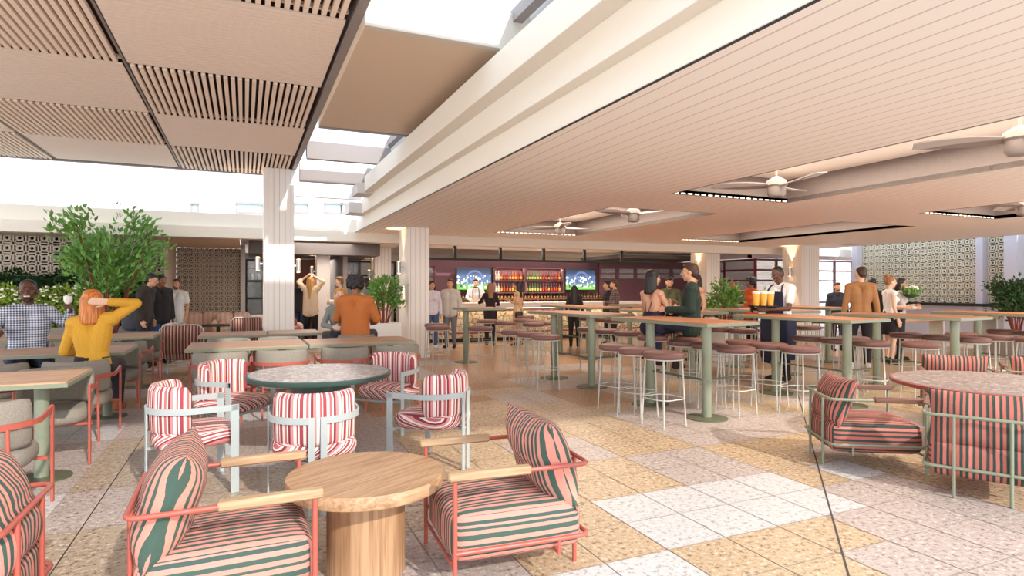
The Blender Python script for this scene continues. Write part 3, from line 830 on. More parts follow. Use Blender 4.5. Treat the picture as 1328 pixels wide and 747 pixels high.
# ================================================================== BEYOND THE COURTYARD
bl = MB(); bl.box(-34, 26, 30, 31, 0, 7.6)
M['clad'] = planks('white_cladding', (246, 246, 246), (214, 214, 214), .42, 'XY', .06)
bt = thing('apartment_building', 'white clad building with strip windows beyond the courtyard roof', 'building', (0, 0, 0))
bl.build('wall', 'clad', bt)
b2 = MB(); b2.box(-34, -10.0, 27.4, 30, 0, 6.0); b2.box(-34, -9.6, 27.2, 30, 6.0, 6.25); b2.build('annex', 'white', bt)
for (pa, pb) in ((250, 256), (308, 340), (383, 398), (422, 441), (444, 461)):
    xa, xb = PXW(pa, 30), PXW(pb, 30)
    fr = MB(); z0 = ZY((pa+pb)/2, 276, 30); z1 = ZY((pa+pb)/2, 264, 30)
    fr.box(xa-.08, xb+.08, 29.86, 30.02, z0-.05, z0+.03); fr.box(xa-.08, xb+.08, 29.8, 30.02, z1-.06, z1+.04); fr.box(xa-.08, xa, 29.88, 30.02, z0, z1); fr.box(xb, xb+.08, 29.88, 30.02, z0, z1)
    w = fr.build('window', 'steel_grey', bt)
    p = MB(); p.box(xa, xb, 29.93, 29.99, z0, z1); M.setdefault('skyglass', plain('sky_glass', (178, 214, 226), .2)); p.build('pane', 'skyglass', w)

# ================================================================== FIXTURES
def make_fan():
    f = thing('ceiling_fan', '', 'ceiling fan', (0, 0, 0), 0, 'ceiling fans in the recessed trays')
    m = MB(); m.lathe([(.012, .0), (.012, .42)], 10, (0, 0, 0)); m.build('rod', 'fan', f, True)
    m = MB(); m.lathe([(.03, -.14), (.08, -.13), (.1, -.10), (.1, -.02), (.12, 0), (.11, .05), (.06, .08), (.03, .1)], 24); m.build('motor_housing', 'fan', f, True)
    for k in range(3):
        m = MB(); a = k*2*PI/3; n = 12; vs = []; fs = []
        for i in range(n+1):
            s = i/n; r = .09+s*.62; w = .05+.055*math.sin(min(1, s*1.6)*PI*.55)*(1 if s < .6 else 1-.6*((s-.6)/.4)**2); tw = .28*(1-s*.6)
            for sd in (-1, 1):
                for th in (-.006, .006):
                    x = r; y = sd*w+.03*math.sin(s*PI); z = sd*w*tw+th+.02*s
                    vs.append((x*math.cos(a)-y*math.sin(a), x*math.sin(a)+y*math.cos(a), z))
        for i in range(n):
            b = i*4; c = b+4
            fs += [(b, b+2, c+2, c), (b+1, c+1, c+3, b+3), (b, c, c+1, b+1), (b+2, b+3, c+3, c+2)]
        fs += [(0, 1, 3, 2), (n*4, n*4+2, n*4+3, n*4+1)]
        m.add(vs, fs); m.build('blade', 'fan', f, True)
    return f
FAN = Kit(make_fan)
for (x, y, rz, lab) in ((6.45, 5.9, .35, 'pale three-blade ceiling fan at the far end of the nearest recessed tray'),
                        (6.45, 3.15, 2.2, 'pale three-blade ceiling fan cut by the right edge, in the nearest recessed tray'),
                        (6.5, 9.2, 1.1, 'pale ceiling fan at the near end of the tray towards the bar'),
                        (6.5, 12.0, .2, 'small pale ceiling fan at the far end of the tray towards the bar'),
                        (11.8, 5.7, .9, 'pale ceiling fan low at the right edge in the right hand tray')):
    FAN.put((x, y, 2.86), rz, lab, 1.15)
def make_sconce():
    s = thing('wall_sconce', '', 'wall light', (0, 0, 0), 0, 'cylinder wall lights on the columns')
    m = MB(); m.lathe([(.04, -.13), (.045, -.125), (.045, .125), (.04, .13)], 16, (0, -.10, 0)); m.build('cylinder', 'chrome', s, True)
    m = MB(); m.box(-.03, .03, -.06, 0, -.02, .02, .004); m.build('bracket', 'chrome', s)
    m = MB(); m.lathe([(.03, .126), (.03, .134)], 12, (0, -.10, 0)); m.lathe([(.03, -.134), (.03, -.126)], 12, (0, -.10, 0)); m.build('bulb', 'bulb', s)
    return s
SC = Kit(make_sconce)
def sconce(col, side, z, lab, pw=5):
    x, y, w, d, _ = COLS[col]
    if side == '-X': loc, rz, out = (x-w/2, y-.0, z), -PI/2, (-1, 0)
    elif side == '+X': loc, rz, out = (x+w/2, y, z), PI/2, (1, 0)
    else: loc, rz, out = (x, y-d/2, z), 0, (0, -1)
    SC.put(loc, rz, lab)
    for dz, rx in ((.17, PI), (-.17, 0)):
        lamp('sconce_light', 'SPOT', (loc[0]+out[0]*.10, loc[1]+out[1]*.10, z+dz), pw*3, (1, .68, .38), .03, (rx, 0, 0), None)
sconce('canopy', '-X', 1.98, 'metal cylinder wall light on the left face of the canopy column')
sconce('canopy', '+X', 1.95, 'metal cylinder wall light on the right face of the canopy column')
sconce('aisle', '-X', 1.95, 'lit cylinder wall light on the left face of the aisle column', 9)
sconce('far', '-X', 1.9, 'lit cylinder wall light on the column behind the shrub', 9)
sconce('glass', '-X', 1.95, 'lit cylinder wall light on the column behind the green shrub right of the bar', 12)
sconce('mid', '-X', 2.0, 'lit cylinder wall light on the broad column behind the waiter', 12)
sconce('grey', '-X', 1.95, 'small cylinder wall light on the grey column', 6)

# ================================================================== FURNITURE
def yaw_to(dx, dy):
    """rotation that turns local +Y (front) towards (dx, dy)"""
    return math.atan2(-dx, dy)
# ---- bar tables: top, two columns near the left edge, bases, foot rail
def make_bartable(L, ys_):
    def f():
        t = thing('bar_table', '', 'bar table', (0, 0, 0), 0, 'long sage bar tables')
        m = MB(); m.box(0, .86, 0, L, 1.055, 1.092, .003); m.build('table_edge', 'sage', t)
        m = MB(); m.box(.012, .848, .012, L-.012, 1.088, 1.10, .002); m.build('tabletop', 'barwood', t)
        for y in ys_:
            m = MB(); m.lathe([(.055, .02), (.055, 1.055)], 24, (.14, y, 0)); m.lathe([(.064, .42), (.064, .45)], 24, (.14, y, 0)); m.build('column', 'sage', t, True)
            m = MB(); m.lathe([(.235, 0), (.235, .012), (.06, .02)], 36, (.14, y, 0)); m.build('base_plate', 'sagel', t, True)
        m = MB(); m.box(.125, .155, ys_[0], ys_[-1], .425, .445); m.box(.155, .7, ys_[0]+.02, ys_[0]+.05, .425, .445); m.build('foot_rail', 'sagel', t)
        return t
    return f
def make_stool():
    s = thing('bar_stool', '', 'bar stool', (0, 0, 0), 0, 'round brown bar stools')
    m = MB(); m.lathe([(.20, .732), (.217, .738), (.222, .752), (.222, .782), (.212, .796), (.19, .802)], 32); m.build('seat', 'brownleather', s, True)
    m = MB(); m.lathe([(.205, .72), (.212, .722), (.212, .733), (.205, .733)], 32); m.build('seat_ring', 'stoolleg', s, True)
    for k in range(4):
        a = PI/4+k*PI/2; m = MB(); m.tube([(.195*math.cos(a), .195*math.sin(a), .73), (.235*math.cos(a), .235*math.sin(a), 0)], .009, 8); m.build('leg', 'stoolleg', s, True)
    m = MB(); m.tube([(.217*math.cos(2*PI*k/24+PI/4)*(.82+.18*abs(math.cos(2*(2*PI*k/24)))), .217*math.sin(2*PI*k/24+PI/4)*(.82+.18*abs(math.cos(2*(2*PI*k/24)))), .30) for k in range(24)], .006, 8, True)
    m.build('footrest', 'stoolleg', s, True)
    return s
TABLE = {}
def bartable(x, y, rz, L, lab):
    key = round(L, 2)
    if key not in TABLE: TABLE[key] = Kit(make_bartable(L, (.14, L-.65) if L > 1 else (L*.5,)))
    return TABLE[key].put((x, y, 0), rz, lab)
STOOL = Kit(make_stool)
AV = []      # floor spots of seated or standing people near the bar tables
STAND = {}
ROWN = ['front bar row', 'second bar row', 'third bar row', 'rightmost bar row']
DEPN = ['nearest', 'middle', 'far']
RZ = math.radians(4.5)
rows = [4.74, 6.90, 8.76, 10.95]
ydef = [[(5.30, 1.75), (7.72, 1.85), (11.15, .78)],
        [(5.16, 1.85), (7.85, 1.9), (10.9, 1.9)],
        [(4.95, 1.85), (7.55, 1.9), (10.7, 1.9)],
        [(4.75, 1.85), (8.45, 1.9), (11.2, 1.9)]]
drift = [[0, -.06, -.75], [0, -.2, -.35], [0, -.2, -.45], [0, -.25, -.5]]
stool_spots = []
for r in range(4):
    for q, (y, L) in enumerate(ydef[r]):
        x = rows[r]+drift[r][q]
        bartable(x, y, RZ, L, 'sage bar table with orange timber top, %s one of the %s' % (DEPN[q], ROWN[r]))
        nst = 3 if L > 1 else 1
        c, s = math.cos(RZ), math.sin(RZ)
        for side, off in (('left', -.52 if r == 0 else -.78 if r == 1 else -.74), ('right', 1.0 if q else .68)):
            for k in range(nst):
                yy = (.12+k*.47+(.05 if side == 'right' else 0)) if q == 0 else (.35+k*.56)
                xx = off+R_.uniform(-.03, .03)+.04*k
                stool_spots.append((x+xx*c-yy*s, y+xx*s+yy*c, side, k, q, r))
for (x, y, w) in ((3.9, 10.2, 'before the small square bar table, left one'), (5.3, 10.9, 'between the small square bar table and the counter'), (3.25, 10.7, 'between the aisle column and the small square table'),
                  (6.4, 13.6, 'in front of the stone counter, left one'), (8.6, 13.6, 'in front of the stone counter, right one'), (4.9, 12.4, 'behind the small square bar table')):
    stool_spots.append((x, y, w, None, None, None))
KN = ['nearest', 'middle', 'farthest']
KEEP = [(5.50, 7.30), (5.92, 6.95)]
def place_stools(blocked):
    done = []
    for (x, y, side, k, q, r) in stool_spots:
        if any((x-a)**2+(y-b)**2 < .43**2 for a, b in done+KEEP): continue
        if any((x-a)**2+(y-b)**2 < c*c for a, b, c in blocked): continue
        if k is None: lab = 'round brown bar stool '+side
        else: lab = 'brown bar stool, %s on the %s of the %s table, %s' % (KN[k], side, DEPN[q], ROWN[r])
        done.append((x, y)); STOOL.put((x, y, 0), R_.uniform(0, PI), lab)
    STOOL.put((KEEP[0][0], KEEP[0][1], 0), .3, 'brown bar stool under the woman with the bare back')
    STOOL.put((KEEP[1][0], KEEP[1][1], 0), .9, 'brown bar stool under the man in the dark green sweater')

# ---- grey dining chair with terracotta frame
def back_shell(mb, r_in, th, z0, z1, a0, a1, cy, n=18, ufun=False, rz=.05, sx=1.0):
    """curved padded back: angle a0..a1 around (0,cy)"""
    prof = []
    m = 10
    for k in range(m):
        a = 2*PI*k/m; ca, sa = math.cos(a), math.sin(a)
        px = th/2*(abs(ca)**.7)*(1 if ca > 0 else -1); pz = (z1-z0)/2*(abs(sa)**.45)*(1 if sa > 0 else -1)
        prof.append((px, pz))
    zc = (z0+z1)/2; vs = []; fs = []; uvs = []; rings = []
    for i in range(n+1):
        f = i/n; a = a0+(a1-a0)*f
        e = min(f, 1-f)/.09; sc = 1 if e >= 1 else math.sqrt(max(0.05, 1-(1-e)**2))
        for (px, pz) in prof:
            r = r_in+th/2+px*sc
            vs.append((r*math.cos(a)*sx, cy+r*math.sin(a), zc+pz*(.55+.45*sc)))
    arcl = (r_in+th/2)
    for i in range(n):
        for k in range(m):
            k2 = (k+1) % m
            fs.append((i*m+k, i*m+k2, (i+1)*m+k2, (i+1)*m+k))
            u0 = arcl*abs(a1-a0)*i/n; u1 = arcl*abs(a1-a0)*(i+1)/n
            uvs.append([(u0, 0), (u0, 0), (u1, 0), (u1, 0)])
    fs.append(tuple(range(m))[::-1]); uvs.append([(0, 0)]*m); fs.append(tuple(n*m+k for k in range(m))); uvs.append([(0, 0)]*m)
    mb.add(vs, fs, uvs)
    return mb
def seat_pad(mb, w, d, z0, z1, cy, ufun):
    """round-cornered bulging seat pad"""
    n = 28; vs = []; fs = []; uvs = []; rings = []
    H = (z1-z0)/2; zc = (z0+z1)/2; K = 9
    def pt(a, s): 
        ca, sa = math.cos(a), math.sin(a); e = .55
        return (w/2*s*(abs(ca)**e)*(1 if ca > 0 else -1), cy+d/2*s*(abs(sa)**e)*(1 if sa > 0 else -1))
    prof = []
    for k in range(K+1):
        th = -PI/2+PI*k/K; prof.append((1-.16*(1-math.cos(th)), zc+H*math.sin(th)))
    prof = [(0.02, z0)]+[(.5, z0)]+prof+[(.5, z1+.012), (0.02, z1+.016)]
    m = len(prof)
    L = [0]
    for k in range(1, m): L.append(L[-1]+math.hypot((prof[k][0]-prof[k-1][0])*w/2, prof[k][1]-prof[k-1][1]))
    for k, (s, z) in enumerate(prof):
        for i in range(n): x, y = pt(2*PI*i/n, s); vs.append((x, y, z))
    for k in range(m-1):
        for i in range(n):
            i2 = (i+1) % n; fs.append((k*n+i, k*n+i2, (k+1)*n+i2, (k+1)*n+i))
            q = [(k, i), (k, i2), (k+1, i2), (k+1, i)]
            uvs.append([ufun(vs[kk*n+ii], prof[kk][0]) for kk, ii in q])
    fs.append(tuple(range(n))[::-1]); uvs.append([(0, 0)]*n); fs.append(tuple((m-1)*n+i for i in range(n))); uvs.append([ufun(vs[(m-1)*n], 0)]*n)
    mb.add(vs, fs, uvs)
def make_grey_chair():
    t = thing('dining_chair', '', 'chair', (0, 0, 0), 0, 'grey wool dining chairs with terracotta frames')
    m = MB(); seat_pad(m, .56, .54, .34, .47, 0, lambda p, s: (0, 0)); m.build('seat', 'wool', t, 'all')
    m = MB(); back_shell(m, .235, .07, .47, .79, PI+.15, 2*PI-.15, .02, 18, sx=1.0); m.build('backrest', 'wool', t, 'all')
    arc_ = [(.315*math.cos(a), .02+.315*math.sin(a), .63) for a in [PI+.05+(PI-.1)*k/16 for k in range(17)]]
    m = MB(); path = [(-.315, .26, .665), (-.315, .1, .64)]+arc_+[(.315, .1, .64), (.315, .26, .665)]
    m.sweep(path, [(-.007, -.019), (.007, -.019), (.007, .019), (-.007, .019)], (0, 0, 1)); m.build('arm_band', 'redm', t)
    for s in (-1, 1):
        m = MB(); m.box(s*.315-.009, s*.315+.009, .245, .28, 0, .675, .003); m.build('leg', 'redm', t)
        m = MB(); m.tube([(s*.2, -.22, .62), (s*.22, -.25, 0)], .012, 8); m.build('leg', 'redm', t, True)
    m = MB(); m.box(-.315, .315, .15, .18, .325, .345); m.box(-.22, .22, -.2, -.17, .325, .345); m.box(-.02, .02, -.2, .18, .325, .34); m.build('seat_frame', 'redm', t)
    return t
GREY = Kit(make_grey_chair)
# ---- striped barrel chair with pale flat-bar frame
def make_barrel():
    t = thing('dining_chair', '', 'chair', (0, 0, 0), 0, 'red striped chairs around the round table')
    m = MB(); seat_pad(m, .56, .56, .35, .47, .01, lambda p, s: ((p[0]*.8+.25*s*s*(p[1] if p[2] < .46 else 0)+(.47-p[2])*1.1, p[1])))
    m.build('seat', 'str_red', t, 'all')
    m = MB(); back_shell(m, .205, .085, .44, .80, PI+.12, 2*PI-.12, .0, 22, sx=1.0); m.build('backrest', 'str_red', t, 'all')
    for s in (-1, 1):
        arc_ = [(s*.30*math.cos(a), .30*math.sin(a), .625) for a in [0-(PI/2-.13)*k/12 for k in range(13)]]
        m = MB(); m.sweep([(s*.30, .27, .625)]+arc_, [(-.006, -.022), (.006, -.022), (.006, .022), (-.006, .022)], (0, 0, 1))
        m.build('arm_band', 'paleg', t)
        m = MB(); m.box(s*.30-.006, s*.30+.006, .215, .272, 0, .647, .003); m.build('leg', 'paleg', t)
        ex, ey = arc_[-1][0], arc_[-1][1]
        m = MB(); m.box(ex-.022, ex+.022, ey-.006, ey+.006, 0, .647, .003); m.build('leg', 'paleg', t)
    m = MB(); m.box(-.30, .30, .225, .262, .33, .352); m.box(-.03, .03, -.29, .23, .33, .35); m.build('seat_frame', 'paleg', t)
    for s in (-1, 1):
        m = MB(); m.lathe([(.006, 0), (.006, .004)], 10); 
    return t
BARREL = Kit(make_barrel)
# ---- lounge armchair: tubular frame, thick striped cushion, throw pillow, wooden arms
def make_lounge(frame, cloth, arm, label_group, wide=.66, pil_rot=0.0, pat=1, ph=.50, pt_=.24, pz=.565, warp=.004):
    def f():
        W = wide/2; D0, D1 = -.36, .37          # back, front (front is +Y)
        t = thing('lounge_armchair', '', 'armchair', (0, 0, 0), 0, label_group)
        H = .36
        m = MB()
        def uf(p, n):
            if abs(n[0]) > .5: return ((W*(1 if p.x > 0 else -1))+(.135-p.z)*(1 if p.x > 0 else -1), p.y)
            return (p.x, p.y+p.z)
        soft_box(m, wide-.04, .70, .25, (0, 0, .265), .06, 12, .018, uf); m.build('seat_cushion', cloth, t, 'all')
        m = MB(); pillow(m, wide-.01, ph, pt_, T(0, -.235, pz, math.radians(-19), math.radians(pil_rot), 0), 16, pat, warp); m.build('back_pillow', cloth, t, 'all')
        r = .012; za = .585; zl = .215
        # upper rail: from the arms round the back
        m = MB(); c = .05
        def rail(z, yf):
            pts = [(-W-.01, yf, z)]+[(-W-.01+c-c*math.cos(a), D0-.01+c-c*math.sin(a), z) for a in [PI/2*k/6 for k in range(7)]]
            pts += [(W+.01-c+c*math.sin(a), D0-.01+c-c*math.cos(a), z) for a in [PI/2*k/6 for k in range(7)]]+[(W+.01, yf, z)]
            return pts
        m.tube(rail(za, .0), r, 10); m.build('arm_rail', frame, t, True)
        m = MB(); m.tube(rail(zl, D1-.02), r, 10); m.build('seat_rail', frame, t, True)
        for s in (-1, 1):
            m = MB(); m.box(s*(W+.01)-.026, s*(W+.01)+.026, -.04, D1+.015, za-.016, za+.026, .008); m.build('armrest', arm, t, True)
            m = MB(); m.tube([(s*(W+.01), D1-.02, 0), (s*(W+.01), D1-.02, za-.01)], r, 10); m.build('leg', frame, t, True)
            m = MB(); m.tube([(s*.16, D0-.012, 0), (s*.16, D0-.012, za)], r, 10); m.build('leg', frame, t, True)
        m = MB(); m.tube([(-W-.01, D1-.02, .14), (W+.01, D1-.02, .14)], .009, 8); m.build('cross_bar', frame, t, True)
        m = MB(); m.tube([(-W-.01, -.2, .215), (-W-.01, -.2, .14), (W+.01, -.2, .14), (W+.01, -.2, .215)], .009, 8); m.build('cross_bar', frame, t, True)
        return t
    return f
LRED = Kit(make_lounge('redm', 'str_green', 'oakarm', 'terracotta framed lounge armchairs'))
LSAGE = Kit(make_lounge('sage', 'str_green2', 'brownarm', 'sage framed lounge armchairs', pat=5, ph=.42, pt_=.19, pz=.545, warp=.0))
LRED.put((1.30, 3.085, 0), yaw_to(-1, .07), 'terracotta framed lounge armchair with salmon and green stripes, right of the round oak side table')
LRED.put((-.07, 3.14, 0), yaw_to(1, .02), 'terracotta framed lounge armchair with striped cushion, left of the round oak side table')
LRED.put((-1.19, 3.12, 0), yaw_to(-1, 0), 'terracotta framed lounge armchair cut by the left edge of the photo')
LSAGE.put((4.90, 3.56, 0), yaw_to(.84, -.54), 'sage framed striped armchair seen from the side, left of the oval terrazzo table')
LSAGE.put((5.03, 2.70, 0), yaw_to(.875, .48), 'sage framed striped armchair seen from behind at the right edge')
LSAGE.put((7.22, 4.12, 0), yaw_to(-.8, -.62), 'sage framed striped armchair facing the camera behind the terrazzo table')
LSAGE.put((8.15, 3.75, 0), yaw_to(.8, .5), 'sage framed striped armchair at the right edge, farthest behind the terrazzo table')

# ---- tables
t = thing('side_table', 'round oak side table with a drum leg between the two terracotta armchairs', 'side table', (.593, 3.255, 0), .5)
m = MB(); m.lathe([(.38, .452), (.405, .456), (.409, .465), (.409, .512), (.404, .52), (.38, .522)], 64); m.build('tabletop', 'oak', t, True)
m = MB(); m.lathe([(.203, 0), (.203, .455)], 64); m.build('pedestal', 'oakz', t, True)
t = thing('round_table', 'round terrazzo dining table with a dark green rim among the red striped chairs', 'table', (.625, 5.67, 0))
m = MB(); m.lathe([(.57, .695), (.615, .70), (.622, .71), (.622, .738), (.618, .742)], 72); m.build('rim', 'dkgreen', t, True)
m = MB(); m.lathe([(.60, .738), (.60, .745)], 72); m.build('tabletop', 'terrtop', t, True)
m = MB(); m.lathe([(.25, 0), (.25, .70)], 48); m.build('pedestal', 'dkgreen', t, True)
t = thing('lounge_table', 'round terrazzo lounge table with an oxblood rim between the sage armchairs', 'table', (6.3, 3.3, 0))
m = MB(); m.lathe([(.74, .59), (.79, .595), (.8, .605), (.8, .628), (.795, .632)], 72); m.build('rim', 'redtable', t, True)
m = MB(); m.lathe([(.78, .628), (.78, .635)], 72); m.build('tabletop', 'terrdark', t, True)
m = MB(); m.lathe([(.3, 0), (.3, .015), (.06, .03), (.05, .6)], 40); m.build('pedestal', 'redtable', t, True)

BARREL.put((-.36, 5.12, 0), yaw_to(.98, .19), 'red striped chair with pale flat frame, side view, left of the round terrazzo table')
BARREL.put((.45, 4.45, 0), yaw_to(.03, 1), 'red striped chair with pale flat frame seen from behind, in front of the round table')
BARREL.put((1.47, 4.94, 0), yaw_to(-.68, .73), 'red striped chair with pale flat frame, side view, right of the round table')
BARREL.put((-.12, 6.37, 0), yaw_to(.75, -.65), 'red striped chair facing the camera behind the round table, left one')
BARREL.put((1.42, 6.42, 0), yaw_to(-.7, -.7), 'red striped chair facing the camera behind the round table, right one')

# ---- dining tables, long sides along X
def make_diner(L, D):
    def f():
        t = thing('dining_table', '', 'table', (0, 0, 0), 0, 'timber dining tables with sage edges')
        m = MB(); m.box(0, L, 0, D, .735, .768, .003); m.build('table_edge', 'sage', t)
        m = MB(); m.box(.012, L-.012, .012, D-.012, .764, .78, .002); m.build('tabletop', 'tabwood', t)
        for x in ((.22, L-.22) if L > 1.5 else (.3, L-.3)):
            m = MB(); m.lathe([(.05, .015), (.05, .735)], 20, (x, D/2-.2, 0)); m.build('column', 'sage', t, True)
            m = MB(); m.lathe([(.2, 0), (.2, .01), (.05, .018)], 32, (x, D/2-.2, 0)); m.build('base_plate', 'sagel', t, True)
        return t
    return f
DT = {}
def diner(x, y, L, D, lab):
    k = (L, D)
    if k not in DT: DT[k] = Kit(make_diner(L, D))
    DT[k].put((x, y, 0), 0, lab)
diner(-3.24, 5.62, 2.0, .86, 'dining table nearest the left edge, in front of the woman in mustard')
diner(-3.24, 8.05, 2.0, .98, 'dining table between the woman in mustard and the man in the checked shirt')
diner(-3.24, 10.4, 2.0, .9, 'dining table behind the mustard woman, before the planter')
diner(-.65, 8.02, 1.39, .98, 'left half of the long dining table behind the round terrazzo table')
diner(.75, 8.02, 1.39, .98, 'right half of the long dining table behind the round terrazzo table')
diner(-.65, 10.15, .98, .9, 'left half of the farther long dining table near the pink sofas')
diner(.34, 10.15, .80, .9, 'right half of the farther long dining table beside the man in orange')
gi = [(-1.55, 4.93, 0, 'grey chair with terracotta arms in the lower left, cut by the photo edge'),
      (-1.52, 6.42, PI, 'grey chair behind the nearest left dining table, its back to the woman in mustard'),
      (-1.52, 7.28, 0, 'grey chair with terracotta arms under the woman in mustard'),
      (-2.18, 7.28, 0, 'grey chair left of the woman in mustard, partly cut by the photo edge'),
      (-1.50, 8.97, PI, 'grey chair facing the camera at the far side of the mustard woman table, right end'),
      (-1.50, 9.62, 0, 'grey chair at the near side of the third left table, right end'),
      (-2.59, 9.72, PI-.25, 'grey chair under the man in the checked shirt'),
      (-1.52, 11.3, PI, 'grey chair at the far side of the third left table'),
      (-.25, 7.62, 0, 'grey chair at the long dining table, leftmost in the row of four backs'),
      (.40, 7.62, 0, 'grey chair at the long dining table, second from the left in the row of four'),
      (1.12, 7.62, 0, 'grey chair at the long dining table, third from the left in the row of four'),
      (1.76, 7.62, 0, 'grey chair at the long dining table, rightmost in the row of four'),
      (-.2, 9.3, PI, 'grey chair between the two long dining tables, left one'),
      (.45, 9.3, PI, 'grey chair between the two long dining tables, middle one'),
      (1.57, 9.5, 0, 'grey chair under the person in the rust orange jacket'),
      (1.45, 10.30, PI, 'grey chair under the blonde woman in grey'),
      (-.2, 9.95, 0, 'grey chair pushed against the farther long table, left one'),
      (.5, 9.95, 0, 'grey chair pushed against the farther long table, right one')]
for x, y, rz, lab in gi[:-2]: GREY.put((x, y, 0), rz, lab)

# ---- far lounge corner
def make_far_chair(cloth, grp):
    def f():
        t = thing('armchair', '', 'armchair', (0, 0, 0), 0, grp)
        m = MB(); soft_box(m, .6, .62, .18, (0, .02, .36), .06, 8, .02, lambda p, n: (p.x, p.y)); m.build('seat_cushion', cloth, t, 'all')
        m = MB(); soft_box(m, .62, .14, .48, (0, -.27, .62), .06, 8, .02, lambda p, n: (p.x, p.z)); m.build('back_cushion', cloth, t, 'all')
        W = .33
        for s in (-1, 1):
            m = MB(); m.tube([(s*W, .3, 0), (s*W, .3, .58), (s*W, -.3, .62), (s*W, -.33, 0)], .011, 8); m.build('leg', 'paleg', t, True)
        m = MB(); m.tube([(-W, -.33, .5), (-W, -.36, .8), (-W+.08, -.36, .87), (W-.08, -.36, .87), (W, -.36, .8), (W, -.33, .5)], .011, 8)
        m.tube([(-W, -.33, .2), (W, -.33, .2)], .011, 8); m.tube([(-W, .3, .25), (W, .3, .25)], .011, 8); m.build('frame', 'paleg', t, True)
        return t
    return f
FB = Kit(make_far_chair('str_brown', 'brown striped armchairs')); FP = Kit(make_far_chair('str_pale', 'pale pink armchairs'))
x, y = at(241, 10.6); FB.put((x, y, 0), yaw_to(.1, 1), 'brown striped armchair seen from behind at the far lounge corner')
x, y = at(316, 13.3); FB.put((x, y, 0), yaw_to(-.2, 1), 'small brown striped armchair beside the pink sofa, right of the dark table')
x, y = at(200, 10.7); FP.put((x, y, 0), yaw_to(-.9, .2), 'pale pink striped armchair turned left, beside the brown striped armchair')
def sofa(x, y, rz, w, lab, cloth='str_pale'):
    t = thing('sofa', lab, 'sofa', (x, y, 0), rz)
    m = MB(); soft_box(m, w, .7, .2, (0, 0, .36), .06, 8, .02, lambda p, n: (p.x, p.y)); m.build('seat_cushion', cloth, t, 'all')
    for s in (-1, 1):
        m = MB(); soft_box(m, w/2-.02, .2, .44, (s*w/4, -.25, .62), .08, 8, .03, lambda p, n: (p.x, p.z)); m.build('back_cushion', cloth, t, 'all')
        m = MB(); soft_box(m, .16, .7, .3, (s*(w/2+.02), 0, .5), .07, 7, .02, lambda p, n: (p.y, p.z)); m.build('arm', cloth, t, 'all')
        for q in (-1, 1):
            m = MB(); m.tube([(s*(w/2-.1), q*.3, 0), (s*(w/2-.1), q*.3, .28)], .02, 8); m.build('leg', 'redtable', t)
x, y = at(262, 16.0); sofa(x, y, PI, .9, 'pale pink bench sofa against the breeze block recess, left one')
x, y = at(302, 16.0); sofa(x, y, PI, .85, 'pale pink bench sofa against the breeze block recess, right one')
x, y = at(355, 14.4); sofa(x, y, PI+.5, 1.0, 'pale pink sofa behind the canopy column with red cushions beside it')
x, y = at(366, 13.2); sofa(x, y, PI-.3, .5, 'red pouf bench in front of the canopy column', 'redtable')
t = thing('lounge_table', 'dark round table between the pink bench sofas', 'table', (*at(283, 14.3), 0))
m = MB(); m.lathe([(.36, .6), (.38, .605), (.38, .63), (.36, .635)], 32); m.build('tabletop', 'dkgreen', t, True)
m = MB(); m.lathe([(.2, 0), (.2, .01), (.04, .02), (.04, .6)], 20); m.build('pedestal', 'dkgreen', t, True)
for px, d, lab in ((184, 13.0, 'red cushion seat behind the third left table, right one'), (138, 12.8, 'red cushion seat behind the third left table, left one')):
    x, y = at(px, d); sofa(x, y, 0, .6, lab, 'str_brown')

